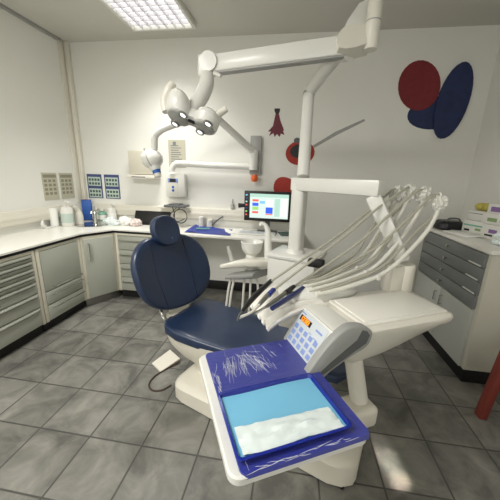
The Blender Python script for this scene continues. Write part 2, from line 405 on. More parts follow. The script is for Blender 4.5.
pr = MB()
for r in range(9): pr.bx(-1.53, -1.53+random.uniform(.1, .17), YB-.005, YB-.004, 1.62+r*.026, 1.63+r*.026)
pr.bx(-1.5, -1.46, YB-.005, YB-.004, 1.84, 1.88); obj('print', pr, M['label_grey'], P)
# white wall dispenser
D = thing('towel_dispenser', 'white wall-mounted towel dispenser left of the x-ray tube head', 'dispenser', (-1.87, YB, 1.6))
obj('casing', MB().bx(-2.04, -1.72, YB-.12, YB, 1.48, 1.76, .012), M['skin2'], D)
obj('tray', MB().bx(-2.05, -1.68, YB-.17, YB, 1.43, 1.475, .01), M['white2'], D)
obj('slot', MB().bx(-1.98, -1.8, YB-.172, YB-.1, 1.445, 1.455), M['dgrey'], D)
obj('lever', MB().cyl((-1.85, YB-.06, 1.755), (-1.85, YB-.06, 1.79), .006), M['dgrey'], D)

# ------------------------------------------------------------------ x-ray unit on the back wall
X = thing('xray_unit', 'white wall-mounted dental x-ray unit with jointed arm and round tube head', 'x-ray unit', (-.46, YB, 1.7))
obj('wall_plate', MB().bx(-.53, -.4, YB-.06, YB-.001, 1.52, 1.95, .008), M['grey'], X, 'grey wall plate')
obj('end_cap', MB().lathe((-.465, YB-.1, 1.475), [(.0, -.04), (.03, -.035), (.042, 0), (.035, .04)]), M['orange'], X, 'orange end cap')
Yx = YB-.1
p_el = at(253, 158, 'y', Yx)
obj('pivot', MB().cyl(at(253, 170, 'y', Yx), at(254, 150, 'y', Yx), .05), M['white'], X)
obj('lower_arm', MB().tube([at(253, 168, 'y', Yx), at(246, 166.5, 'y', Yx), at(215, 165.5, 'y', Yx), at(182, 163.5, 'y', Yx), at(175, 164.5, 'y', Yx), at(172.3, 169, 'y', Yx), at(172.3, 172, 'y', Yx)], .036, 14, 4), M['white'], X)
el2 = at(216, 117, 'y', 2.9)
obj('upper_arm', MB().tube([at(254, 152, 'y', Yx), el2], [.04, .034], 14), M['white'], X)
obj('elbow', MB().ball(el2, .05), M['white'], X)
el3 = at(160, 131, 'y', 2.75)
obj('fore_arm', MB().tube([el2, at(190, 120, 'y', 2.82), at(168, 127, 'y', 2.77), el3, at(155, 137, 'y', 2.75), at(154.5, 150, 'y', 2.75)], .032, 14, 4), M['white'], X)
hc = at(152, 159, 'y', 2.75)
hd = obj('tube_head', MB().ball(hc, (.11, .1, .095)).tube([hc+Vector((.0, 0, 0)), hc+Vector((.05, -.02, -.11))], [.08, .045], 20), M['white'], X)
obj('seam', MB().lathe(hc, [(.1, -.004), (.104, 0), (.1, .004)], 28, Matrix.Rotation(math.radians(70), 3, 'Y')), M['grey'], hd)
obj('cone_ring', MB().cyl(hc+Vector((.048, -.02, -.105)), hc+Vector((.06, -.025, -.14)), .04), M['bluebox'], hd, 'blue ring')
obj('cone', MB().cyl(hc+Vector((.06, -.025, -.14)), hc+Vector((.07, -.03, -.17)), .038, .036), M['white2'], hd)
# control box
K = thing('xray_control_box', 'small white control box with a display, hanging under the horizontal arm', 'control box', (-1.46, YB, 1.37))
obj('casing', MB().bx(-1.58, -1.33, YB-.09, YB, 1.22, 1.5, .012), M['white'], K)
obj('front_panel', MB().bx(-1.54, -1.42, YB-.094, YB-.089, 1.25, 1.47, .002), M['white2'], K)
obj('display', MB().bx(-1.52, -1.44, YB-.097, YB-.093, 1.4, 1.44), M['black'], K)
obj('display_border', MB().bx(-1.545, -1.415, YB-.096, YB-.092, 1.395, 1.445, .004), M['keyblue'], K)
obj('button', MB().cyl((-1.48, YB-.098, 1.34), (-1.48, YB-.09, 1.34), .016).cyl((-1.48, YB-.098, 1.3), (-1.48, YB-.09, 1.3), .016), M['bluebox'], K)
# shelf below with cables
S = thing('instrument_shelf', 'small shelf with a dark tray on the dado below the control box', 'shelf', (-1.47, YB-.1, 1.1))
obj('shelf_plate', MB().bx(-1.67, -1.38, YB-.2, YB-.051, 1.09, 1.105, .003), M['white2'], S)
obj('dark_tray', MB().bx(-1.55, -1.28, YB-.24, YB-.06, 1.105, 1.13, .008).bx(-1.5, -1.36, YB-.2, YB-.08, 1.125, 1.145, .006), M['dgrey'], S)
cb = MB(); c0 = Vector((-1.35, YB-.2, 1.0))
cb.tube([c0+Vector((-.02, 0, .1))]+[c0+Vector((.085*math.sin(a), -.01, .085*math.cos(a))) for a in [k*PI/6 for k in range(13)]], .006, 8, 3)
cb.tube([(-1.45, YB-.2, 1.1), (-1.42, YB-.22, 1.02), (-1.44, YB-.2, .95)], .006, 8, 4)
cb.tube([(-1.4, YB-.2, 1.1), (-1.48, YB-.22, 1.0), (-1.4, YB-.2, .93), (-1.3, YB-.2, .97)], .005, 8, 4)
obj('cable', cb, M['black'], S)

# ------------------------------------------------------------------ wall decals
def decal(name, label, mb, m_, yy=YB-.002):
    return obj(name, mb, m_, None)
def flat(mb, pts, y): mb.prism([(x, y, z) for x, z in pts], (0, YB-y, 0))
def blob(cx, cz, rx, rz, rot=0, n=28, ex=2.0, wob=0):
    o = []
    for k in range(n):
        a = 2*PI*k/n; r = 1+wob*math.sin(3*a+cx*5)
        u, v = rx*r*math.copysign(abs(math.cos(a))**(2/ex), math.cos(a)), rz*r*math.copysign(abs(math.sin(a))**(2/ex), math.sin(a))
        o.append((cx+u*math.cos(rot)-v*math.sin(rot), cz+u*math.sin(rot)+v*math.cos(rot)))
    return o
W2 = lambda px, py: (lambda p: (p.x, p.z))(at(px, py, 'y', YB))
# tassel-shaped sticker
t = thing('tassel_sticker', 'maroon tassel-shaped wall sticker right of the x-ray wall plate', 'wall sticker', (-.24, YB, 2.1))
mb = MB(); flat(mb, [W2(*q) for q in [(275.5, 114), (279, 114), (280.5, 121), (284, 130), (283, 131), (284.5, 135), (281, 133.5), (279.5, 137), (277, 134), (274.5, 137), (273.5, 133), (269, 136), (271, 131.5), (268, 131.5), (273, 126)]], YB-.003)
obj('sheet', mb, M['maroon'], t)
mb = MB(); flat(mb, [W2(*q) for q in [(274.5, 108.5), (280, 108.5), (280, 111), (278.8, 114), (275.8, 114), (274.5, 111)]], YB-.003)
obj('knot', mb, M['black'], t, 'dark top')
# ring sticker behind the lamp post
t = thing('ring_sticker', 'red ring-shaped wall sticker with a dark centre, half behind the lamp post', 'wall sticker', (.05, YB, 1.78))
c = W2(300, 153)
mb = MB(); flat(mb, blob(c[0], c[1], .165, .135, .1), YB-.003); obj('sheet', mb, M['redd'], t)
mb = MB(); flat(mb, blob(c[0]-.01, c[1]+.02, .105, .075, .1), YB-.0045); obj('centre', mb, M['black'], t, 'dark oval centre')
mb = MB(); c2 = W2(297, 140.5); flat(mb, blob(*c2, .035, .03), YB-.004); obj('knot', mb, M['dgrey'], t)
# round sticker above the monitor
t = thing('round_sticker', 'round orange-red wall sticker above the monitor', 'wall sticker', (-.13, YB, 1.4))
c = W2(284, 187)
mb = MB(); flat(mb, blob(c[0], c[1], .125, .115, -.2, ex=2.3), YB-.003); obj('sheet', mb, M['redd'], t)
# large abstract sticker, plain colours
t = thing('abstract_wall_sticker', 'large abstract dark blue and red shape stuck high on the back wall', 'wall sticker', (1.2, YB, 2.2))
mb = MB()
for a in [((436, 113), (.28, .16), .1), ((452, 102), (.15, .36), -.12)]: flat(mb, blob(*W2(*a[0]), *a[1], a[2]), YB-.003-.0008*len(mb.bm.faces))
obj('blue_patch', mb, M['dblue'], t, 'dark blue ovals')
mb = MB()
for a in [((419, 86), (.2, .24), .4)]: flat(mb, blob(*W2(*a[0]), *a[1], a[2]), YB-.006-.0008*len(mb.bm.faces))
obj('red_patch', mb, M['dred'], t, 'dark red oval')
t = thing('streak_sticker', 'thin grey streak stuck on the back wall, right of the lamp post', 'wall sticker', (.45, YB, 2.0))
mb = MB(); flat(mb, [W2(*q) for q in [(313, 145.5), (335, 132), (364, 119), (365, 121), (337, 135), (314, 148)]], YB-.003); obj('sheet', mb, M['streak'], t)

# ------------------------------------------------------------------ things on the worktop
def bottle(name, label, x, y, r, h, m_, pump=True, group=None, capm='white'):
    b = thing(name, label, 'bottle', (x, y, ZW), group=group)
    obj('body', MB().lathe((x, y, ZW), [(r*.9, 0), (r, .01), (r, h*.62), (r*.85, h*.72), (r*.3, h*.8), (r*.3, h*.84)]), m_, b)
    if pump:
        obj('pump', MB().cyl((x, y, ZW+h*.82), (x, y, ZW+h*.88), r*.4).cyl((x, y, ZW+h*.88), (x, y, ZW+h*.96), r*.13).tube([(x, y, ZW+h*.97), (x+r*1.0, y-r*.5, ZW+h*.96), (x+r*1.3, y-r*.6, ZW+h*.92)], r*.17, 8), M[capm], b)
    else:
        obj('cap', MB().cyl((x, y, ZW+h*.83), (x, y, ZW+h*.97), r*.45), M[capm], b)
    lab = obj('label_band', MB().lathe((x, y, ZW), [(r*1.005, h*.15), (r*1.01, h*.16), (r*1.01, h*.5), (r*1.005, h*.51)]), M['posterpale'] if name == 'soap_dispenser' else M['paper'], b)
    return b
bottle('soap_dispenser', 'large white pump bottle with a printed band beside the paper roll', -2.62, 2.93, .065, .3, M['white'])
bottle('spray_bottle', 'clear squat bottle behind the tap, right of the blue card', -2.58, 3.38, .05, .18, M['clear'], False)
bottle('mouthwash_bottle', 'small mint green bottle between the clear and the white bottles', -2.5, 3.39, .05, .16, M['green'], False)
bottle('lotion_bottle', 'white pump bottle at the right of the row by the back wall', -2.34, 3.36, .055, .24, M['white'])
# paper roll on a tray
r_ = thing('paper_roll', 'upright white paper roll on a small white tray at the left of the worktop', 'paper roll', (-2.7, 2.87, ZW))
obj('roll', MB().lathe((-2.735, 2.86, ZW+.012), [(.04, 0), (.043, .003), (.043, .2), (.012, .203), (.012, .19)]), M['paper'], r_)
ty = thing('holder_tray', 'low white holder tray with raised ends under the paper roll', 'tray', (-2.7, 2.86, ZW))
obj('plate', MB().box((-2.735, 2.86, ZW+.006), (.09, .3, .012), .004), M['white'], ty)
obj('end_wing', MB().tube([(-2.73, 2.72, ZW+.015), (-2.73, 2.69, ZW+.05), (-2.73, 2.7, ZW+.1)], [.02, .02, .008], 10, 3), M['white'], ty)
obj('end_wing', MB().tube([(-2.74, 2.99, ZW+.015), (-2.74, 3.01, ZW+.04), (-2.74, 3.01, ZW+.08)], [.02, .02, .008], 10, 3), M['white'], ty)
# squeeze bottle / jug
j = thing('curved_spout_jug', 'white jug with a curved spout between the pump bottle and the sink', 'jug', (-2.62, 3.08, ZW))
obj('body', MB().tube([(-2.62, 3.1, ZW), (-2.62, 3.1, ZW+.1), (-2.62, 3.09, ZW+.17), (-2.6, 3.03, ZW+.22)], [.055, .055, .04, .018], 16, 4), M['white2'], j)
# sink and tap
sk = thing('sink', 'small shallow steel sink set in the corner of the worktop', 'sink', (-2.43, 3.1, ZW))
obj('basin', MB().lathe((-2.43, 3.1, ZW), [(.2, .0005), (.2, .006), (.175, .006), (.16, .002), (.02, .0015)], 32), M['chrome'], sk)
tp = thing('tap', 'chrome mixer tap standing behind the small sink', 'tap', (-2.52, 3.27, ZW))
obj('base', MB().lathe((-2.52, 3.27, ZW), [(.03, 0), (.03, .01), (.022, .03), (.02, .12), (.01, .13)]), M['chrome'], tp)
obj('spout', MB().tube([(-2.52, 3.27, ZW+.1), (-2.5, 3.23, ZW+.16), (-2.47, 3.16, ZW+.16), (-2.46, 3.13, ZW+.13)], .011, 10, 4), M['chrome'], tp)
obj('lever', MB().tube([(-2.52, 3.27, ZW+.13), (-2.53, 3.29, ZW+.2)], [.01, .007], 10), M['chrome'], tp)
# blue card standing
b_ = thing('carton', 'upright blue card box leaning by the corner, left of the clear bottle', 'box', (-2.74, 3.32, ZW))
obj('carton', MB().box((-2.7, 3.37, ZW+.135), (.11, .05, .27), .004, rz=.35), M['bluebox'], b_)
obj('flap', MB().box((-2.7, 3.37, ZW+.272), (.11, .045, .006), .002, rz=.35), M['posternavy'], b_)
tag(obj('stopper', MB().lathe((-2.75, 3.22, ZW), [(.02, 0), (.022, .03), (.015, .04)]), M['redd']), 'small red cap left of the blue card box', 'cap')
# crumpled packaging
def crumple(name, label, c, d, m_, seed):
    rr = random.Random(seed); t = bmesh.new(); bmesh.ops.create_icosphere(t, subdivisions=3, radius=1)
    for v in t.verts:
        k = 1+rr.uniform(-.22, .22); v.co = Vector((v.co.x*d[0]*k, v.co.y*d[1]*k, max(v.co.z*d[2]*k, -d[2]*.75)))
    zmin = min(v.co.z for v in t.verts)
    mb = MB(); bmesh.ops.translate(t, vec=(c[0], c[1], c[2]-zmin), verts=t.verts); mb._merge(t)
    return tag(obj(name, mb, m_, ang=20), label, 'packaging', 'crumpled packaging on the worktop')
crumple('crumpled_wrapper', 'crumpled clear wrapper right of the sink', (-2.2, 3.16, ZW), (.1, .06, .04), M['pouch'], 1)
crumple('crumpled_wrapper', 'crumpled white wrapper in the middle of the worktop clutter', (-2.06, 3.2, ZW), (.08, .07, .06), M['paper'], 2)
crumple('crumpled_wrapper', 'crumpled reddish-white wrapper right beside the black screen box', (-1.9, 3.18, ZW), (.07, .06, .05), mat('red_white_wrapper', s(226, 206, 200), .4, noise=.2, scale=60), 3)
crumple('crumpled_wrapper', 'crumpled greyish wrapper in front of the white lotion bottle', (-2.3, 3.24, ZW), (.07, .05, .045), M['pouch'], 4)
bb = thing('box', 'long black box leaning against the wall behind the headrest', 'box', (-1.85, 3.35, ZW))
obj('panel', MB().bar((-1.78, 3.33, ZW+.004), (-1.78, 3.4, ZW+.16), .48, .015, .003, up=(0, 1, 0)), M['black'], bb)
obj('foot', MB().bx(-1.98, -1.58, 3.27, 3.35, ZW, ZW+.012, .003), M['black'], bb)
# items behind the chair on the desk
jr = thing('small_pot', 'small white pot by the back wall behind the headrest', 'pot', (-1.12, 3.36, ZW))
obj('pot_body', MB().lathe((-1.12, 3.36, ZW), [(.03, 0), (.035, .005), (.035, .1), (.03, .105)]), M['white2'], jr)
obj('lid', MB().lathe((-1.12, 3.36, ZW+.105), [(.037, 0), (.037, .02), (.03, .024)]), M['white'], jr)
jr = thing('small_pot', 'shorter white pot on the desk, right of the taller pot', 'pot', (-1.0, 3.38, ZW))
obj('pot_body', MB().lathe((-1.02, 3.38, ZW), [(.03, 0), (.035, .005), (.035, .07), (.03, .075)]), M['white'], jr)
obj('lid', MB().lathe((-1.02, 3.38, ZW+.075), [(.037, 0), (.037, .015), (.03, .018)]), M['white2'], jr)
sh = thing('cover_sheet', 'folded dark blue cover sheet spread on the desk', 'sheet', (-.93, 3.02, ZW))
mb = MB(); q = [at(184.5, 232.5, 'z', ZW), at(230, 236, 'z', ZW), at(232.5, 230, 'z', ZW), at(196, 226, 'z', ZW)]
def shf(u, v):
    p = (q[0]*(1-u)+q[1]*u)*(1-v)+(q[3]*(1-u)+q[2]*u)*v
    return Vector((p.x, p.y, ZW+.006+.012*math.exp(-((u-.18)/.05)**2)+.004*math.sin(u*9+v*4)+.02*max(0, .12-u)/.12*v))
obj('fabric', mb.grid(shf, 24, 8, .003), M['matblue'], sh)
obj('clip', MB().box(at(203, 228.5, 'z', ZW+.024), (.16, .03, .01), .003, rz=.3), M['teal'], sh, 'pale strip on top')
pn = thing('angled_probe', 'dark grey stick leaning up from the desk behind the blue sheet', 'tool', at(213, 226, 'z', ZW))
obj('shaft', MB().tube([at(211, 226, 'z', ZW+.01), at(219, 219, 'y', 3.36), at(223, 216.5, 'y', 3.4)], .008, 8), M['dgrey'], pn)
# holder on trunking
tr = thing('clip_holder', 'small glass instrument holder on the dado left of the monitor', 'holder', (-.74, YB-.03, 1.09))
obj('body', MB().lathe((-.74, YB-.026, 1.09), [(.02, 0), (.024, .004), (.024, .05), (.01, .07), (.008, .1)]), M['clear'], tr)
obj('clip', MB().bx(-.76, -.72, YB-.045, YB-.01, 1.13, 1.15, .003).cyl((-.735, YB-.026, 1.15), (-.735, YB-.026, 1.22), .004), M['dgrey'], tr)
# keyboard & papers
kb = thing('keyboard', 'flat white keyboard on the desk in front of the monitor', 'keyboard', (-.4, 3.1, ZW))
obj('deck', MB().box((-.38, 3.1, ZW+.01), (.42, .14, .016), .004), M['white'], kb)
ks = MB()
for r in range(4):
    for c_ in range(13): ks.box((-.56+c_*.03, 3.05+r*.033, ZW+.021), (.024, .026, .006), .002)
k_ = obj('keys', ks, M['keypanel'], kb)
pp = tag(obj('paper_sheet', MB().box((-.66, 3.2, ZW+.003), (.22, .3, .002), rz=.3), M['paper']), 'white paper sheet on the desk between blue sheet and keyboard', 'paper')
fo = thing('green_folder', 'dark green folder lying on the desk right of the keyboard', 'folder', (-.03, 3.18, ZW))
obj('cover', MB().box((-.03, 3.15, ZW+.016), (.2, .2, .014), .003, rz=.25), M['postergreen'], fo)
obj('pages', MB().box((-.03, 3.15, ZW+.0065), (.19, .19, .012), .001, rz=.25), M['paper'], fo)

# ------------------------------------------------------------------ monitor
tl, tr_, br, bl = at(245, 190, 'y', 3.2), at(291.8, 194.5, 'y', 3.2), at(289.5, 224, 'y', 3.2), at(245, 219.8, 'y', 3.2)
Mo = thing('monitor', 'black flat desktop monitor showing a schedule, on the white desk', 'monitor', (-.28, 3.22, ZW))
x0, x1, z0, z1 = -.55, -.022, 1.0, 1.34
obj('casing', MB().bx(x0, x1, 3.2, 3.235, z0, z1, .006), M['black'], Mo)
obj('stand', MB().box((-.28, 3.27, .985), (.06, .04, .24), .006).box((-.28, 3.26, ZW+.006), (.24, .18, .012), .005).bx(-.3, -.26, 3.235, 3.27, 1.06, 1.14), M['dgrey'], Mo)
yS = 3.1985
scn = obj('screen', MB().bx(-.485, -.045, yS, 3.2, 1.035, 1.31), M['screen'], Mo, 'lit screen')
def patch(name, a, b, c_, d_, m_): obj(name, MB().bx(a, b, yS-.0012, yS, c_, d_), M[m_], scn)
patch('toolbar', -.485, -.045, 1.272, 1.31, 'scr_h')
for zz, mm in ((1.235, 'scr_r'), (1.19, 'scr_b'), (1.145, 'scr_g'), (1.1, 'scr_r')):
    patch('schedule_block', -.455, -.385, zz-(.012 if mm == 'scr_r' else .018), zz+(.012 if mm == 'scr_r' else .018), mm)
patch('schedule_block', -.37, -.31, 1.2, 1.23, 'scr_c')
patch('schedule_block', -.3, -.22, 1.09, 1.16, 'scr_b'); patch('schedule_block', -.3, -.22, 1.075, 1.086, 'scr_r')
patch('schedule_column', -.3, -.22, 1.17, 1.245, 'scr_w'); patch('schedule_column', -.2, -.14, 1.06, 1.26, 'scr_h'); patch('schedule_column', -.13, -.06, 1.06, 1.26, 'scr_w')
for k, mm in enumerate(('scr_c', 'scr_d', 'scr_h', 'scr_r', 'scr_d', 'scr_g', 'scr_r')):
    obj('desktop_icon', MB().bx(-.535, -.515, 3.1985, 3.2, 1.285-k*.037, 1.3-k*.037), M[mm], Mo)
obj('webcam_arm', MB().tube([(-.55, 3.22, 1.17), (-.62, 3.22, 1.165)], [.02, .028], 12), M['black'], Mo)

# ------------------------------------------------------------------ dental chair
CH = Vector((-.76, 1.82, 0)); CA = math.radians(-15)
u = Vector((math.cos(CA), math.sin(CA), 0)); n = Vector((-math.sin(CA), math.cos(CA), 0)); Z = Vector((0, 0, 1))
def cl(a, b, c): return CH+u*a+n*b+Z*c
C = thing('dental_chair', 'navy blue padded dental treatment chair on a cream base', 'dental chair', CH, CA)
def sell(c, ax, ay, rx, ry, ex=2.6, k=36):
    o = []
    for i in range(k):
        a = 2*PI*i/k; o.append(c+ax*rx*math.copysign(abs(math.cos(a))**(2/ex), math.cos(a))+ay*ry*math.copysign(abs(math.sin(a))**(2/ex), math.sin(a)))
    return o
# seat: sections along u
st = MB(); secs = []
for a, hw, ztop, th in [(-.03, .12, .51, .03), (-.01, .2, .522, .06), (.04, .25, .528, .085), (.14, .275, .525, .095), (.3, .27, .505, .09), (.45, .258, .49, .085), (.62, .245, .488, .08), (.8, .245, .497, .08), (1.0, .22, .5, .08), (1.15, .2, .485, .07), (1.2, .14, .475, .04)]:
    rg = sell(cl(a, 0, ztop-th/2), n, Z, hw, th/2, 5.0, 48)
    secs.append([q_-Z*(.016*max(0, 1-(((q_-CH).dot(n))/hw)**2) if q_.z > ztop-th/2 else 0) for q_ in rg])
st.loft(secs); obj('seat', st, M['navy'], C)
sb = MB()
for b in (-.16, .16): sb.tube([cl(.02, b, .525), cl(.2, b, .522), cl(.45, b, .502), cl(.8, b*.9, .507)], .004, 6, 4)
# seat shell below
sl = MB(); secs = []
for zz, ca, ra, rb in [(.445, .47, .54, .27), (.41, .46, .53, .265), (.35, .43, .48, .25), (.28, .41, .39, .215), (.21, .4, .27, .165), (.14, .4, .24, .15)]:
    secs.append(sell(cl(ca, 0, zz), u, n, ra, rb, 3.0, 40))
sl.loft(secs); obj('seat_shell', sl, M['shell'], C)
# backrest: curved pad
BT = math.radians(16); bv = (-u*math.sin(BT)+Z*math.cos(BT)); bn = (u*math.cos(BT)+Z*math.sin(BT)); BC = cl(-.115, .02, .80)
# the pad is turned a little towards the room
def pad(c, ax, ay, az, rx, ry, th, ex, curve, notch=0, K=48, R=10):
    mb = MB(); bm = mb.bm
    def outline(a):
        x = rx*math.copysign(abs(math.cos(a))**(2/ex), math.cos(a)); y = ry*math.copysign(abs(math.sin(a))**(2/ex), math.sin(a))
        return x, y
    rings = []
    prof = [(0.001, th/2)]+[(r/R*.9, th/2) for r in range(1, R)]+[(.93, th*.46), (.965, th*.36), (.99, th*.2), (1, 0), (.99, -th*.2), (.965, -th*.36), (.93, -th*.46)]+[(r/R*.9, -th/2) for r in range(R-1, 0, -1)]+[(.001, -th/2)]
    for rr, dz in prof:
        rg = []
        for k in range(K):
            x, y = outline(2*PI*k/K); x *= rr; y *= rr
            if notch and y > 0: y -= notch*math.exp(-(x/.1)**2)*(y/ry)**3
            rg.append(c+ax*x+ay*y+az*(dz+curve*(x/rx)**2+.012*(y/ry)**2))
        rings.append(rg)
    mb.loft(rings); return mb
PA = math.radians(-6); pn = n*math.cos(PA)-u*math.sin(PA)*-1; pn = (n+u*.3).normalized(); pz = pn.cross(bv).normalized()
if pz.dot(u) < 0: pz = -pz
bk = obj('backrest', pad(BC, pn, bv, pz, .315, .285, .085, 2.35, .055, .03), M['navy'], C)
sm = MB()
for b in (-.13, .13):
    sm.tube([BC+pn*b*(1+.12*(1-abs(t)))+bv*t*.26+pz*(.0425+.055*(b/.315)**2+.012*t*t) for t in (-.9, -.6, -.3, 0, .3, .6, .86)], .0035, 6, 3)
obj('seam', sm, M['navy_seam'], bk)
# headrest
HC = BC+bv*.268+pz*.06+pn*.0
hr = obj('headrest', pad(HC+bv*.03, pn, bv, pz, .105, .11, .075, 2.3, .012), M['navy'], C)
obj('button', MB().ball(HC+pz*.037+bv*-.03+pn*.02, .006), M['keyblue'], hr)
obj('neck_bar', MB().bar(BC+bv*.18-pz*.06, HC+bv*.06-pz*.05, .05, .012, .003, up=pz), M['steel'], C)
obj('back_bracket', MB().bar(BC-bv*.12-pz*.055, cl(-.02, 0, .48), .16, .035, .01, up=pz).bar(cl(-.08, 0, .5), cl(.12, 0, .44), .2, .05, .012), M['shell'], C)
for sg in (-1, 1):
    obj('tube_frame', MB().tube([BC-bv*.2+pn*.15*sg-pz*.03, cl(-.05, .17*sg, .54), cl(-.02, .17*sg, .49), cl(.06, .16*sg, .45)], .011, 10, 4), M['chrome'], C)
# base slab
A0, B0 = Vector((-.76, 1.52, 0)), Vector((.38, 1.07, 0))
bu = (B0-A0).normalized(); bw = Vector((-bu.y, bu.x, 0)); L0 = (B0-A0).length
def bp(a, b, c): return A0+bu*a+bw*b+Z*c
bs = MB(); secs = []
W0 = .45
for a, wi, h in [(0, .1, .1), (.015, .05, .115), (.05, .015, .125), (.12, 0, .135), (.6, 0, .15), (.95, 0, .16), (1.1, 0, .16), (1.17, .02, .15), (1.215, .06, .125), (1.225, .1, .11)]:
    secs.append([bp(a, b, c) for b, c in ((wi, .012), (wi, h*.8), (wi+.02, h*.95), (wi+.05, h), (W0-wi-.05, h), (W0-wi-.02, h*.95), (W0-wi, h*.8), (W0-wi, .012))])
bs.loft(secs); obj('base', bs, M['shell'], C)
obj('base_gasket', MB().prism([bp(.05, .02, 0), bp(1.18, .02, 0), bp(1.18, W0-.02, 0), bp(.05, W0-.02, 0)], (0, 0, .014)), M['black'], C)
obj('lift_column', MB().loft([sell(cl(.4, 0, zz), u, n, ra, rb, 3, 32) for zz, ra, rb in ((.1, .24, .16), (.2, .22, .14), (.3, .2, .13))]), M['shell'], C)
# foot pedal with cable
fp = thing('foot_pedal', 'pale square foot pedal plate with a brown cable on the floor beside the chair base', 'foot pedal', (-.93, 1.86, 0))
q = [at(152, 363, 'z', .012), at(160.5, 371.5, 'z', .012), at(180, 358.5, 'z', .03), at(170, 349.5, 'z', .03)]
obj('plate', MB().prism([p-Vector((0, 0, .03 if i < 2 else .045)) for i, p in enumerate(q)], (0, 0, .012)) if False else MB().loft([[Vector((p.x, p.y, 0.0)) for p in q], q]), M['shell'], fp)
obj('cable', MB().tube([at(180, 361, 'z', .02)]+[at(*p, 'z', .006) for p in [(168, 368), (155, 376), (149, 384), (152, 390), (162, 390), (171, 385)]], .006, 8, 5), mat('brown_cable', s(70, 54, 46), .5), fp)

# ------------------------------------------------------------------ water unit with column, beam and arm
G = thing('dental_unit', 'white dental unit cabinet with an upright column and a beam arm beyond the chair', 'dental unit', (.02, 2.0, 0))
gz = math.radians(-20)
obj('cabinet_body', MB().box((.06, 2.07, .47), (.36, .3, .91), .02, rz=gz), M['white'], G)
obj('cabinet_lid', MB().box((.06, 2.07, .94), (.38, .32, .035), .012, rz=gz), M['white'], G)
cb_ = dep(295, 252, 2.07); c0 = Vector((.045, 2.06, 0))
obj('column', MB().box((c0.x, c0.y, 1.21), (.1, .1, .55), .03, seg=4, rz=-.5).lathe((c0.x, c0.y, .955), [(.075, 0), (.072, .01), (.055, .03)]), M['white'], G)
b0 = Vector((c0.x, c0.y, 1.455)); b1 = dep(374, 188, 1.58)
d_ = (b1-b0).normalized()
obj('beam', MB().bar(b0-d_*.05, b1+d_*.05, .1, .09, .01), M['white'], G)
pv = dep(403, 270, 1.58)
obj('drop_arm', MB().bar(b1+Vector((0, 0, -.04)), pv+Vector((0, .02, .05)), .095, .08, .012), M['white'], G)
obj('pivot', MB().lathe((pv.x, pv.y, .9), [(.0, -.01), (.055, -.01), (.06, .0), (.06, pv.z-.9), (.06, pv.z-.87), (.055, pv.z-.86), (.0, pv.z-.86)]), M['white2'], G)
obj('pivot_block', MB().box((pv.x-.06, pv.y-.03, .97), (.09, .09, .16), .015, rz=.4), M['white2'], G)
obj('socket', MB().box(at(316, 263, 'z', .985), (.1, .06, .05), .01, rz=-.3), M['black'], G, 'black connector block')
# cuspidor
cc = dep(252, 246, 2.2)
Q = thing('cuspidor', 'white spittoon bowl with a spout on a holder arm left of the dental unit', 'spittoon', (cc.x, cc.y, 0))
obj('bowl', MB().lathe(cc, [(.02, -.07), (.045, -.065), (.07, -.045), (.083, -.01), (.086, .02), (.09, .035), (.082, .038), (.075, .015), (.05, -.02), (.01, -.035)], 32), M['white'], Q)
obj('bowl_stem', MB().lathe(cc, [(.07, -.19), (.06, -.15), (.05, -.11), (.045, -.06)]), M['white'], Q)
obj('filler_spout', MB().tube([dep(268, 262, 2.15), dep(268, 240, 2.15), dep(267.5, 230, 2.15), dep(265, 225, 2.15), dep(261.5, 223.5, 2.15), dep(260.5, 226, 2.15)], [.03, .028, .022, .016, .013, .012], 14, 4), M['white'], Q)
hp0 = dep(232, 266, 2.15); hp1 = dep(262, 259, 2.12)
obj('holder_arm', MB().loft([sell(dep(*p, 2.15), Vector((.6, .8, 0)), Z, w_h, t_h, 3.5, 28) for p, w_h, t_h in [((223, 266), .03, .016), ((227, 265.5), .07, .02), ((240, 263), .1, .028), ((254, 262), .1, .03), ((266, 262), .1, .034), ((274, 262), .08, .034)]]), M['white2'], Q)
obj('holder_rim', MB().loft([sell(dep(*p, 2.15)+Vector((0, 0, -.045)), Vector((.6, .8, 0)), Z, w_h, t_h, 3.5, 28) for p, w_h, t_h in [((232, 270), .07, .02), ((246, 269), .1, .026), ((262, 268), .1, .028)]]), M['grey'], Q)
obj('suction_tip', MB().tube([dep(233, 264, 2.2), dep(229, 250, 2.2)], [.022, .018], 12).tube([dep(229, 250, 2.2), dep(228, 246, 2.2)], [.014, .012], 12), M['clear'], Q)
def floorpt(px, py): return at(px, py, 'z', .012)
for a, b in [((232, 274), (227, 300)), ((235, 275), (230, 303)), ((245, 276), (243, 300)), ((251, 276), (250, 296)), ((256, 276), (258, 293))]:
    p0 = dep(*a, 2.15); p1 = Vector((p0.x-.02*random.random(), p0.y+.05, .03)); pb = dep(*b, 2.2); p1 = Vector((pb.x, pb.y, max(.2, pb.z)))
    p2 = Vector((p1.x+(.0 if a[0] > 240 else -.02), p1.y+.02, .04))
    obj('suction_hose', MB().tube([p0, p1, p2, Vector((-.05, p2.y, .03))], .009, 10, 5), M['hose_w'], Q)

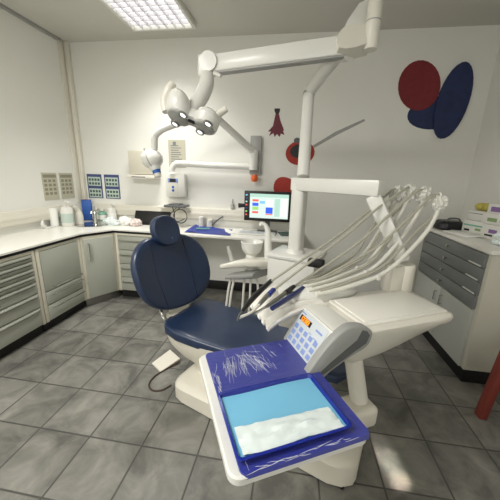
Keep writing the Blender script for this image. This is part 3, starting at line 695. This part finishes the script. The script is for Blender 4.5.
# ------------------------------------------------------------------ operating lamp on the column
LP = thing('operating_lamp', 'white operating lamp with a long jointed arm, two handles and four round lenses', 'lamp', (c0.x, c0.y, 1.5))
pt = dep(309, 92, 2.06); 
obj('post', MB().cyl((c0.x+.015, c0.y+.01, 1.506), pt, .043, .04).ball(pt, .04), M['white'], LP)
obj('post_collar', MB().cyl(Vector((c0.x+.015, c0.y+.01, 1.506)).lerp(pt, .965), Vector((c0.x+.015, c0.y+.01, 1.506)).lerp(pt, .99), .043), M['grey'], LP)
kb0 = dep(336, 56, 1.76)
obj('crank_bar', MB().tube([pt, kb0, dep(350, 52, 1.68)], [.04, .045, .05], 18), M['white'], LP)
zz0, zz1 = dep(370, 50, 1.64), dep(372.5, 1, 1.64)
kn = MB(); kx, ky = zz0.x, zz0.y
kn.lathe((kx, ky, zz0.z), [(.0, 0), (.036, 0), (.04, .006), (.04, zz1.z-zz0.z-.01), (.034, zz1.z-zz0.z), (.0, zz1.z-zz0.z)])
obj('knuckle', kn, M['white2'], LP)
obj('knuckle_ring', MB().lathe((kx, ky, zz0.z+(zz1.z-zz0.z)*.5), [(.0405, 0), (.041, .002), (.041, .004), (.0405, .006)]), M['grey'], LP)
wd = [dep(*p, 1.67) for p in [(340, 40), (341, 34), (347, 22), (358, 6), (366, 2), (370, 3), (370, 48), (352, 50)]]
obj('arm_hood', MB().prism([p-FW*.02 for p in wd], FW*.06), M['white'], LP)
wb = [dep(*p, 1.67) for p in [(334, 50), (334.5, 44), (337, 38.5), (341.5, 34.5), (348, 33), (360, 32), (368, 29), (370, 32), (370, 49), (362, 51), (352, 54.5), (342, 56), (336, 54.5)]]
obj('elbow_boss', MB().prism([p-FW*.062 for p in wb], FW*.12), M['white2'], LP)
a0, a1 = dep(345, 46.5, 1.67), dep(211, 65, 1.9)
obj('spring_arm', MB().bar(a0, a1, .075, .105, .012), M['white'], LP)
obj('arm_under_cover', MB().bar(a0+Vector((0, 0, -.056)), a1+Vector((0, 0, -.056)), .06, .014, .004), M['grey'], LP)
kp = dep(207, 67, 1.9)
obj('wrist_joint', MB().box(kp+Vector((-.015, 0, 0)), (.085, .09, .14), .02, seg=4, rz=.1).cyl(kp+Vector((.02, -.05, .02)), kp+Vector((.02, .05, .02)), .06).tube([dep(214, 73, 1.88), dep(221, 76, 1.86)], [.014, .01], 8), M['white'], LP)
obj('neck', MB().tube([dep(207, 74, 1.9), dep(206.5, 84, 1.9), dep(202, 95, 1.89), dep(196, 105, 1.88), dep(190, 114, 1.87)], [.045, .05, .052, .05, .045], 18, 4), M['white'], LP)
# head: two lobes
HD = 1.85
hx = (dep(204, 129, HD)-dep(179, 119, HD)).normalized()
hn = Vector((-.2, -.48, -.95)); hn = (hn-hx*hn.dot(hx)).normalized(); hy = hn.cross(hx).normalized()
if hy.z < 0: hy = -hy
hm = Matrix((hx, hy, hn)).transposed()
l1, l2 = dep(178.5, 117, HD), dep(204.5, 127, HD)
hb = MB()
for cpt, rx, ry, back in ((l1, .085, .095, .135), (l2, .085, .08, .1)):
    rings = []
    for f, dz in ((.82, .005), (.95, 0), (1.0, -.015), (1.02, -.05), (.98, -back*.5), (.85, -back*.78), (.6, -back*.93), (.3, -back), (.05, -back*1.01)):
        rings.append([cpt+hx*rx*f*math.cos(a)+hy*ry*f*math.sin(a)+hn*dz+hy*(-dz*.35)+hx*(dz*.25 if cpt is l1 else 0) for a in [2*PI*k/28 for k in range(28)]])
    hb.loft(rings)
hb.bar(l1+hn*-.04, l2+hn*-.04, .1, .07, .02, up=hn)
hd = obj('lamp_head', hb, M['white'], LP)
fb = MB()
for cpt, rx, ry in ((l1, .072, .08), (l2, .072, .066)):
    fb.loft([[cpt+hx*rx*f*math.cos(a)+hy*ry*f*math.sin(a)+hn*dz for a in [2*PI*k/28 for k in range(28)]] for f, dz in ((.98, -.005), (.98, .012), (.9, .016), (.05, .016))])
fb.bar(l1+hn*.0, l2+hn*.0, .07, .02, .008, up=hn)
obj('face_plate', fb, M['grey'], LP, 'grey lens plate')
for q_ in ((183, 115), (175, 124), (208, 124), (200, 132)):
    d0 = ray(*q_); cpl = l1 if q_[0] < 190 else l2
    tt = (cpl+hn*.02-CAM).dot(hn)/d0.dot(hn); pl_ = CAM+d0*tt
    ln = obj('lens', MB().lathe(pl_, [(.031, -.006), (.031, .004), (.027, .007), (.022, .003)], 24, hm), M['steel'], LP)
    obj('led', MB().lathe(pl_, [(.02, .0), (.018, .004), (.01, .006), (.001, .007)], 24, hm), M['lens'], ln)
mid = (l1+l2)/2
obj('sensor_window', MB().box(mid+hn*.014+hy*.03+hx*.01, (.045, .02, .014), .003, mtx=hm), M['black'], LP)
obj('handle', MB().tube([dep(166, 112, HD), dep(165, 102, HD), dep(168, 92, HD-.02), dep(173, 83, HD-.03)], [.024, .031, .03, .024], 14, 4), M['white2'], LP)
obj('handle', MB().tube([dep(207, 123, HD), dep(216, 115.5, HD-.02), dep(226.5, 108.5, HD-.04)], [.024, .026, .022], 14, 4), M['white2'], LP)

# ------------------------------------------------------------------ delivery console + tray table frame
O = Vector((.23, 1.35, 0)); KA = math.radians(27.5)
e1 = Vector((math.cos(KA), math.sin(KA), 0)); e2 = Vector((-math.sin(KA), math.cos(KA), 0))
def kl(a, b, c): return O+e1*a+e2*b+Z*c
def on_t(px, py, tt):                       # console-local (s, z) of a measured point on the side plane t = tt
    d = ray(px, py); k = (O+e2*tt-CAM).dot(e2)/d.dot(e2); p = CAM+d*k; return (p-O).dot(e1), p.z
K = thing('instrument_console', 'white dental instrument console with a keypad, whip arms and a lidded top beside the chair', 'instrument console', O, KA)
hull = MB(); secs = []
ZH = .9
for a, t0, t1, d, zt in [(-.27, .03, .19, .05, .825), (-.2, -.03, .21, .12, .865), (-.1, -.24, .2, .2, .9), (.0, -.28, .15, .225, .9), (.1, -.285, .1, .205, .9), (.2, -.285, .075, .172, .9), (.3, -.285, .065, .13, .9), (.4, -.285, .06, .085, .9), (.46, -.282, .06, .06, .9), (.49, -.27, .05, .05, .898), (.505, -.24, .02, .03, .893)]:
    secs.append([kl(a+.12*(b-t0)*(1 if a > .3 else 0), b, c) for b, c in ((t0+.012, zt), ((t0+t1)/2, zt), (t1-.012, zt), (t1, zt-.01), (t1, zt-.025), (t1-.02, zt-d*.6), (t1-.06, zt-d), ((t0+t1)/2, zt-d*1.03), (t0+.08, zt-d*.98), (t0+.03, zt-d*.72), (t0+.005, zt-.04), (t0, zt-.022), (t0, zt-.01))])
hull.loft(secs); obj('body', hull, M['white2'], K, ang=50)
obj('top_tray', MB().box(kl(.225, -.125, .904), (.49, .26, .012), .005, rz=KA).box(kl(.225, -.125, .911), (.45, .225, .008), .003, rz=KA), M['silicone'], K)
# back hump that carries the whip arms
obj('arm_housing', MB().loft([sell(kl(a, .13-.1*(a+.2), .905), e2, Z, w_h, h_h, 2.6, 24) for a, w_h, h_h in ((-.22, .05, .02), (-.18, .1, .04), (-.05, .11, .05), (.08, .09, .045), (.16, .06, .025), (.2, .03, .01))]), M['white'], K)
# ridged silicone rest
def rest(uu, v):
    a = -.06-.3*uu; b = -.045+.285*v
    zz = .912-.012*uu-.075*uu**3+.016*math.cos(v*2*PI*5)*min(1, uu*3+.1)
    return kl(a-.03*(1-v)*uu*0, b, zz)
obj('instrument_rest', MB().grid(rest, 20, 60, .012), M['silicone'], K, ang=60)
# keypad housing
TA, TB = -.268, -.02
pr = [(-.172, .91), (-.16, .915), (-.05, .9), (.0, .895), (-.02, .8), (-.2, .735), (-.245, .73), (-.265, .745)]
hs = obj('keypad_housing', MB().prism([kl(a, TA, c) for a, c in pr], e2*(TB-TA)), M['white'], K)
top, bot = Vector((-.172, .91)), Vector((-.265, .745))
fu = (e1*(top.x-bot.x)+Z*(top.y-bot.y)); FL = fu.length; fu.normalize(); fx = -e2; fn = fx.cross(fu).normalized()
if fn.dot(e1) > 0: fn = -fn
fm = Matrix((fx, fu, fn)).transposed()
FC = kl((top.x+bot.x)/2, (TA+TB)/2, (top.y+bot.y)/2)
def fp_(x, y, z_=0): return FC+fx*x+fu*y+fn*z_
Wk, Hk = TB-TA, FL
obj('keypad_bezel', MB().box(fp_(0, 0, .004), (Wk*.99, Hk*.99, .012), .005, mtx=fm), M['white'], hs)
kp_ = obj('keypad', MB().box(fp_(0, 0, .011), (Wk*.86, Hk*.88, .003), .001, mtx=fm), M['keypanel'], K, 'pale grey keypad foil')
kw, kh = Wk*.86, Hk*.88
for r in range(3):
    for c_ in range(5 if r else 5):
        if r == 0 and c_ == 2: pass
        obj('key', MB().box(fp_(-kw*.5+kw*(.13+.185*c_), -kh*.5+kh*(.14+.19*r), .013), (kw*.115, kh*.125, .003), .001, mtx=fm), M['keyblue'], kp_)
dsp = obj('display', MB().box(fp_(-kw*.2, kh*.29, .013), (kw*.42, kh*.15, .002), mtx=fm), M['black'], kp_)
dg = MB()
for i_, ch_ in enumerate(('abcdef', 'abcdg', 'abcdefg')):
    cx_ = -kw*.3+kw*.1*i_; cy_ = kh*.29; w2, h2 = kw*.032, kh*.05
    for sgm in ch_:
        ox, oy, dx, dy = {'a': (0, h2, w2*2, .0022), 'd': (0, -h2, w2*2, .0022), 'g': (0, 0, w2*2, .0022), 'b': (w2, h2/2, .0022, h2), 'c': (w2, -h2/2, .0022, h2), 'e': (-w2, -h2/2, .0022, h2), 'f': (-w2, h2/2, .0022, h2)}[sgm]
        dg.box(fp_(cx_+ox, cy_+oy, .0145), (dx*1.3, dy*1.3, .001), mtx=fm)
obj('digits', dg, M['orange_lcd'], dsp)
mk = MB(); mk.box(fp_(-kw*.36, kh*.43, .013), (kw*.16, kh*.03, .001), mtx=fm).box(fp_(kw*.3, kh*.3, .013), (kw*.22, kh*.05, .001), mtx=fm).box(fp_(kw*.1, kh*.12, .013), (kw*.1, kh*.02, .001), mtx=fm).box(fp_(kw*.3, kh*.1, .013), (kw*.14, kh*.02, .001), mtx=fm)
obj('printed_marks', mk, M['keyblue'], kp_)
# grey side handle
gp = [(372, 333.5), (369, 328.5), (361, 325.5), (346, 328), (326, 347), (307, 374), (304.5, 380), (311, 384.5), (318, 382.5), (330, 371), (352, 355), (367, 345)]
def closed(pts, k=4):
    o = []; N = len(pts)
    for i in range(N):
        p0, p1, p2, p3 = [Vector(pts[(i+j) % N]) for j in (-1, 0, 1, 2)]
        for q_ in range(k):
            t = q_/k; o.append(.5*((2*p1)+(p2-p0)*t+(2*p0-5*p1+4*p2-p3)*t*t+(3*p1-p0-3*p2+p3)*t**3))
    return o
gl = closed([on_t(*p, -.29) for p in gp]); gc = sum(gl, Vector((0, 0)))/len(gl)
def gring(f, tt): return [kl(gc.x+(v.x-gc.x)*f[0], tt, gc.y+(v.y-gc.y)*f[1]) for v in gl]
obj('side_handle', MB().loft([gring((.94, .9), -.296), gring((.98, .96), -.294), gring((1, 1), -.288), gring((1, 1), -.262)]), M['grey'], K, 'grey side handle', ang=60)
gi = [(369.5, 335), (367, 331), (362.5, 330), (357, 340), (345, 350), (331, 362), (318, 374), (322, 375), (332, 368), (352, 353), (366, 343)]
obj('handle_groove', MB().prism([kl(on_t(*p, -.295)[0], -.2975, on_t(*p, -.295)[1]) for p in gi], e2*.004), M['dgrey'], K, 'darker inset')
# support under the console
sp0 = kl(.03, -.1, .8); bx_ = kl(.075, -.14, .53)
obj('support_post', MB().tube([dep(353, 356, 1.34), dep(359, 400, 1.36)], [.042, .042], 20), M['white2'], K)
qb = dep(357, 411, 1.36)
obj('support_joint', MB().box(qb, (.15, .13, .11), .025, rz=KA, seg=3), M['shell'], K)
tq = kl(-.3, -.3, .72)
obj('tray_arm', MB().bar(qb+Vector((-.03, -.03, -.04)), Vector((tq.x, tq.y, qb.z-.02)), .08, .05, .012).cyl(Vector((tq.x, tq.y, qb.z-.04)), tq, .03), M['shell'], K)
# whip arms with clear wrapped tips
tips = [((397, 192), 1.66), ((410, 190), 1.62), ((425, 193), 1.58), ((441, 200), 1.54)]
roots = [(298, 284), (303, 287), (308, 290), (316, 294)]
tipP = []; backs = []
for i, ((tx, ty_), dt) in enumerate(tips):
    rx_, ry_ = roots[i]
    path = [dep(rx_, ry_, 1.5-.04*i), dep(rx_+32, ry_-9+i*.5, 1.52-.035*i), dep(rx_+62+i*3, ry_-26+i, 1.57-.03*i), dep(tx-17, ty_+38-i, 1.62-.03*i), dep(tx-3, ty_+11, dt)]
    tipP.append(dep(tx, ty_, dt)); dl = lambda q_: (q_-CAM).dot(FW)
    backs.append([dep(tx-5, ty_+13, dt+.01), dep(tx-25, ty_+35-i, dl(path[3])), dep(rx_+58+i*3, ry_-31+i, dl(path[2])), dep(rx_+31, ry_-13+i*.5, dl(path[1])), dep(rx_+4, ry_-3, dl(path[0]))])
    wa = obj('whip_arm', MB().tube(path+[tipP[-1]], [.013, .012, .011, .011, .0105, .008], 12, 6), M['hose_w'], K)
    obj('hose_clamp', MB().box(dep(rx_+50+i*4, ry_-19.5+i, 1.55-.03*i), (.022, .022, .028), .005, rz=KA), M['white'], wa)
    w0 = dep(tx-1, ty_+3, dt)
    rr = random.Random(i); t_ = bmesh.new(); bmesh.ops.create_icosphere(t_, subdivisions=3, radius=1)
    for v in t_.verts:
        kq = 1+rr.uniform(-.25, .25); v.co = w0+Vector((v.co.x*.036*kq, v.co.y*.03*kq, v.co.z*.05*kq))
    mb = MB(); mb._merge(t_); obj('tip_wrap', mb, M['wrap'], wa, 'crinkled clear wrap', ang=10)

# ------------------------------------------------------------------ handpieces (each with its hose)
GH = 'handpieces resting on the console'
def handpiece(label, pts, rs, body_m, z, collar=None, collar_m=None, head=None, via=None, tip=0, sag=0):
    wp = [at(px, py, 'z', zz) for px, py, zz in pts]
    H = thing('handpiece', label, 'handpiece', wp[0], KA, GH)
    obj('grip', MB().tube(wp, rs, 14, 4), body_m, H)
    if collar: obj('collar', MB().tube([at(*p, 'z', collar[2]) for p in collar[:2]], collar[3], 14), collar_m, H)
    if head: 
        hp = [at(px, py, 'z', zz) for px, py, zz in head[0]]
        obj('neck', MB().tube(hp, head[1], 12, 3), head[2], H)
    st_ = at(*via[0], 'z', via[0][2] if len(via[0]) > 2 else z) if False else at(via[0][0], via[0][1], 'z', via[0][2])
    en = tipP[tip]
    d0, d1 = (st_-CAM).dot(FW), (en-CAM).dot(FW)
    mids = []
    for k, (px, py) in enumerate(via[1:]):
        fr = (k+1)/len(via); mids.append(dep(px, py, d0+(d1-d0)*fr))
    obj('hose', MB().tube([st_]+mids+[en+Vector((0, 0, .012))]+backs[tip], .0068, 10, 6), M['hose'], H)
    return H
handpiece('black handpiece with a bent tip, farthest from the keypad', [(271, 281, .96), (258, 293, .952), (248, 304, .945), (242, 312, .94)], [.012, .014, .012, .007], M['black'], .96,
          head=([(242, 312, .94), (239, 316, .937), (237.5, 321, .93)], [.006, .005, .003], M['dgrey']), via=[(270, 282, .96), (305, 258), (340, 234), (372, 208), (390, 192)], tip=0)
handpiece('slim silver handpiece with a navy collar, beside the black one', [(271, 292, .95), (265, 298, .948), (259, 305, .945)], [.0115, .012, .0085], M['steel'], .95,
          collar=((273.5, 290), (268.5, 295), .95, .0135), collar_m=M['royal'], head=([(259, 305, .945), (253, 311, .94), (247, 314.5, .935), (239, 317.5, .93)], [.0075, .006, .0055, .0075], M['white2']), via=[(273, 290, .95), (310, 262), (345, 236), (378, 208), (402, 191)], tip=1)
handpiece('silver handpiece with a black collar, between the slim silver and the blue one', [(288, 291, .945), (276, 300, .942), (266, 307, .938)], [.0115, .011, .007], M['steel'], .945,
          collar=((293.5, 287), (285.5, 293), .945, .0135), collar_m=M['black'], head=([(266, 307, .938), (259, 311, .935), (254.5, 313.5, .932)], [.006, .006, .0085], M['chrome']), via=[(293, 287, .945), (325, 266), (362, 240), (392, 212), (416, 192)], tip=2)
handpiece('navy blue straight handpiece, nearest the keypad', [(307, 285.5, .945), (290, 297, .942), (272, 308.5, .94)], [.0125, .0135, .011], mat('navy_handpiece', s(24, 38, 96), .3, noise=.05, coat=.3), .945,
          head=([(294, 294, .9425), (292, 295.3, .942)], [.0142, .0142], M['black']), via=[(306, 286, .945), (340, 268), (375, 248), (405, 222), (431, 197)], tip=3)

# ------------------------------------------------------------------ tray table
TT = thing('tray_table', 'white tray table covered in blue under clear film, in front of the keypad', 'tray table', kl(-.475, -.315, .74), KA)
tb = [kl(-.685, -.575, .74), kl(-.265, -.575, .74), kl(-.265, -.05, .74), kl(-.685, -.05, .74)]
def rrect(a0, a1, b0, b1, z, r, k=6):
    o = []
    for (ca, cb2, st_) in ((a1-r, b1-r, 0), (a0+r, b1-r, 1), (a0+r, b0+r, 2), (a1-r, b0+r, 3)):
        for i in range(k+1):
            an = (st_+i/k)*PI/2; o.append(kl(ca+r*math.cos(an), cb2+r*math.sin(an), z))
    return o
obj('table_top', MB().loft([rrect(-.675, -.255, -.575, -.06, .728, .03), rrect(-.685, -.245, -.585, -.05, .735, .035), rrect(-.685, -.245, -.585, -.05, .755, .035), rrect(-.68, -.25, -.58, -.055, .76, .032)]), M['white'], TT)
obj('blue_cover', MB().loft([rrect(-.657, -.243, -.586, -.05, .752, .02), rrect(-.655, -.246, -.582, -.053, .764, .02)]), M['film_blue'], TT, 'blue cover under creased clear film')
# creases of the clear film as raised ribs, their glints painted pale
rf = random.Random(9); cm = MB()
def crease(a, b, ang, L, w=.0011):
    pts = []
    for k in range(5):
        f = k/4-.5; pts.append(kl(a+math.sin(ang)*L*f+rf.uniform(-.003, .003), b-math.cos(ang)*L*f, .7645+rf.uniform(0, .002)))
    cm.tube(pts, [w*.3, w, w*rf.uniform(.6, 1.3), w, w*.3], 5)
for k in range(48): crease(min(-.6, 0)*0+rf.gauss(-.565, .035), rf.gauss(-.17, .035), rf.gauss(-.22, .1), rf.uniform(.02, .1), rf.uniform(.0003, .0008))
for k in range(46): crease(rf.gauss(-.46, .04), rf.gauss(-.17, .035), rf.gauss(.22, .12), rf.uniform(.02, .09), rf.uniform(.0003, .0008))
for k in range(10): crease(rf.gauss(-.5, .06), rf.gauss(-.13, .03), rf.gauss(1.2, .3), rf.uniform(.02, .06), .0004)
for k in range(24): crease(rf.uniform(-.652, -.63), rf.uniform(-.56, -.2), rf.gauss(0, .12), rf.uniform(.02, .08), .0006)
for k in range(22): crease(rf.uniform(-.62, -.3), rf.uniform(-.583, -.57), 1.57+rf.gauss(0, .15), rf.uniform(.02, .07), .0007)
fc = obj('film_crease_glint', cm, M['crease'], TT, 'creases of the clear film with glints painted pale'); fc['kind'] = 'stuff'
# instrument tray
IT = thing('instrument_tray', 'shallow royal blue instrument tray on the tray table', 'tray', kl(-.48, -.43, .765), KA)
zi = .7645
a0_, a1_, b0_, b1_ = -.66, -.295, -.56, -.31
tm = MB().loft([rrect(a0_+.012, a1_-.012, b0_+.012, b1_-.012, zi, .012), rrect(a0_+.004, a1_-.004, b0_+.004, b1_-.004, zi+.01, .014), rrect(a0_, a1_, b0_, b1_, zi+.02, .016), rrect(a0_+.008, a1_-.008, b0_+.008, b1_-.008, zi+.021, .014), rrect(a0_+.014, a1_-.014, b0_+.014, b1_-.014, zi+.008, .01)])
obj('tray_shell', tm, M['royal'], IT)
lp = thing('paper_liner', 'light blue paper liner in the royal blue instrument tray', 'paper liner', kl(-.48, -.43, zi+.009), KA)
obj('sheet', MB().grid(lambda a, b: kl(a0_+.012+(a1_-a0_-.026)*a, b0_+.013+(b1_-b0_-.028)*b, zi+.0105+.002*math.sin(a*7)*math.sin(b*5)), 20, 14, .0015), M['paperblue'], lp)
pk = thing('sterile_pouch', 'crinkled clear and white sterile pouch lying on the light blue liner', 'pouch', at(290, 430, 'z', zi+.02), KA)
qc = [at(*p, 'z', zi+.016) for p in [(234, 428), (328, 407), (345, 427), (243, 457)]]
rr = random.Random(5); off = [[rr.uniform(0, 1) for _ in range(40)] for _ in range(40)]
def pouch(a, b):
    p = (qc[0]*(1-a)+qc[1]*a)*(1-b)+(qc[3]*(1-a)+qc[2]*a)*b
    i, k = int(a*28), int(b*12); edge = min(a, 1-a)*min(b, 1-b)*4
    w_b = (math.sin(a*PI*3+2)*.004 if b > .7 else 0)
    zz = .004*off[i][k]+.008*math.sqrt(max(edge, 0))+.005*math.sin(a*23+b*9)*edge+.005*math.sin(b*14-a*8)*edge
    return Vector((p.x, p.y+w_b, zi+.0155+zz))
obj('pouch_film', MB().grid(pouch, 28, 12, .0012), M['pouch'], pk, ang=25)

# ------------------------------------------------------------------ right cabinet
RX, RY0, RY1, RZ = 1.37, 2.06, 3.05, 1.06
Rc = thing('drawer_cabinet', 'grey cabinet with four wide drawers above doors, against the right wall', 'cabinet', (1.62, 2.55, 0))
obj('carcass', MB().bx(RX, XR-.005, RY0, RY1, .12, RZ-.03, .003), M['skin'], Rc)
obj('plinth', MB().bx(RX+.02, XR-.005, RY0+.02, RY1-.02, 0, .12), M['blackm'], Rc)
obj('cabinet_top', MB().bx(RX-.02, XR-.004, RY0-.01, RY1+.01, RZ-.03, RZ, .004), M['top'], Rc)
for k in range(4):
    z1 = RZ-.04-k*.105
    d = obj('drawer', MB().bx(RX-.018, RX, RY0+.035, RY1-.01, z1-.1, z1, .003), M['front_r'], Rc)
    obj('knob', MB().lathe((RX-.018, 2.56, z1-.05), [(.008, 0), (.007, .015), (.014, .02), (.015, .028), (.004, .032)], 16, Matrix.Rotation(-PI/2, 3, 'Y')), M['chrome'], d)
    if k < 3: obj('white_bar', MB().bx(RX-.024, RX-.017, RY0+.06, RY0+.2, z1-.096, z1-.086, .001), M['white'], d)  # white bar low near one end of the upper drawers
for ya, yb in ((RY0+.035, 2.545), (2.55, RY1-.01)):
    d = obj('door', MB().bx(RX-.018, RX, ya, yb, .125, .595, .003), M['grey_door'], Rc)
    yy = 2.5 if ya < 2.4 else 2.6
    obj('handle', MB().tube([(RX-.018, yy, .54), (RX-.04, yy, .54), (RX-.04, yy, .46), (RX-.018, yy, .46)], .006, 8), M['chrome'], d)
# things on top
bg = thing('carry_case', 'black glossy case at the far end of the right cabinet', 'case', (1.5, 2.97, RZ))
obj('case_body', MB().loft([rr_ for rr_ in [sell(Vector((1.5, 2.93, RZ+h)), Vector((1, 0, 0)), Vector((0, 1, 0)), a, b, 3, 28) for h, a, b in ((0, .11, .1), (.02, .125, .11), (.06, .12, .105), (.085, .09, .08))]]), M['black'], bg)
obj('handle', MB().tube([(1.44, 2.86, RZ+.08), (1.46, 2.86, RZ+.11), (1.54, 2.86, RZ+.11), (1.56, 2.86, RZ+.08)], .008, 8, 3), M['dgrey'], bg)
tag(obj('paper_stack', MB().box((1.52, 2.68, RZ+.004), (.2, .28, .008), .001, rz=.2).box((1.55, 2.66, RZ+.0105), (.2, .28, .005), .001, rz=-.1), M['paper']), 'white papers lying on the right cabinet before the cartons', 'papers')
def carton(label, c, d, rz, patches):
    z0 = c[2]
    B = thing('carton', label, 'box', c, rz, 'white cartons on the right cabinet')
    obj('box_body', MB().box((c[0], c[1], c[2]+d[2]/2), d, .003, rz=rz), M['white'], B)
    Rm = Matrix.Rotation(rz, 3, 'Z')
    for (x, z, w, h, mm) in patches:
        loc = Vector(c)+Rm@Vector((-d[0]/2-.0006, x, z))
        obj('print', MB().box(loc, (.0015, w, h), rz=rz), M[mm], B)
X0 = 1.6
carton('white carton with a teal stripe, lowest on the left of the stack', (1.67, 2.74, RZ), (.16, .22, .115), .35, [(0, .075, .2, .012, 'teal'), (.06, .03, .05, .018, 'black'), (-.04, .045, .05, .02, 'greenp')])
carton('white carton with a purple patch, lowest on the right of the stack', (1.68, 2.5, RZ), (.16, .2, .115), .25, [(0, .065, .07, .03, 'purple'), (.03, .03, .07, .014, 'black')])
carton('white carton with a green patch, in the middle of the stack', (1.70, 2.56, RZ+.115), (.14, .22, .085), .3, [(.02, .035, .08, .03, 'greenp'), (-.07, .035, .05, .025, 'label_grey')])
carton('plain white carton under the yellow sponge', (1.70, 2.78, RZ+.115), (.13, .2, .085), .35, [(0, .06, .19, .006, 'label_grey')])
carton('white carton with a purple square, topmost of the stack', (1.72, 2.54, RZ+.2), (.13, .24, .08), .3, [(.05, .035, .08, .04, 'purple'), (-.07, .035, .04, .03, 'purple')])
sp_ = MB()
for i, (dx, dy) in enumerate(((0, .05), (.01, -.04), (.02, 0))): sp_.ball((1.69+dx, 2.78+dy, RZ+.2+.034), (.05, .055, .036), n=14)
tag(obj('sponge', sp_, M['yellow']), 'lumpy yellow sponge bundle on top of the left carton', 'sponge')
crumple('plastic_bag', 'crumpled clear plastic bag at the near end of the right cabinet', (1.58, 2.24, RZ), (.1, .09, .06), M['pouch'], 11)

# ------------------------------------------------------------------ red chair at the right edge
R = thing('chair', 'red painted chair at the right edge of the picture, in front of the grey cabinet', 'chair', (1.6, 1.6, 0))
lg0 = at(474.5, 414, 'z', 0.0); lt = at(503, 330, 'y', 1.70)
def leg(p, q): return MB().bar(p, q, .05, .06, .008, up=(0, 1, 0))
obj('leg', leg((lg0.x+.025, 1.735, .0), (lg0.x+.07, 1.735, .5)), M['red'], R)
obj('leg', leg((lg0.x+.02, 1.37, .0), (lg0.x+.09, 1.37, .5)), M['red'], R)
obj('leg', leg((XR-.03, 1.735, 0), (XR-.08, 1.735, .5)), M['red'], R)
obj('leg', leg((XR-.03, 1.37, 0), (XR-.08, 1.37, .5)), M['red'], R)
obj('seat', MB().box((1.61, 1.555, .51), (.46, .42, .04), .012), M['red'], R)
obj('seat_rail', MB().bx(1.4, 1.8, 1.725, 1.745, .42, .49, .004).bx(1.4, 1.8, 1.36, 1.38, .42, .49, .004), M['red'], R)
obj('backrest', MB().box((1.83, 1.555, .78), (.03, .42, .5), .012), M['red'], R)

SC.view_settings.view_transform = 'Standard'
SC.view_settings.look = 'None'
SC.view_settings.exposure = .48
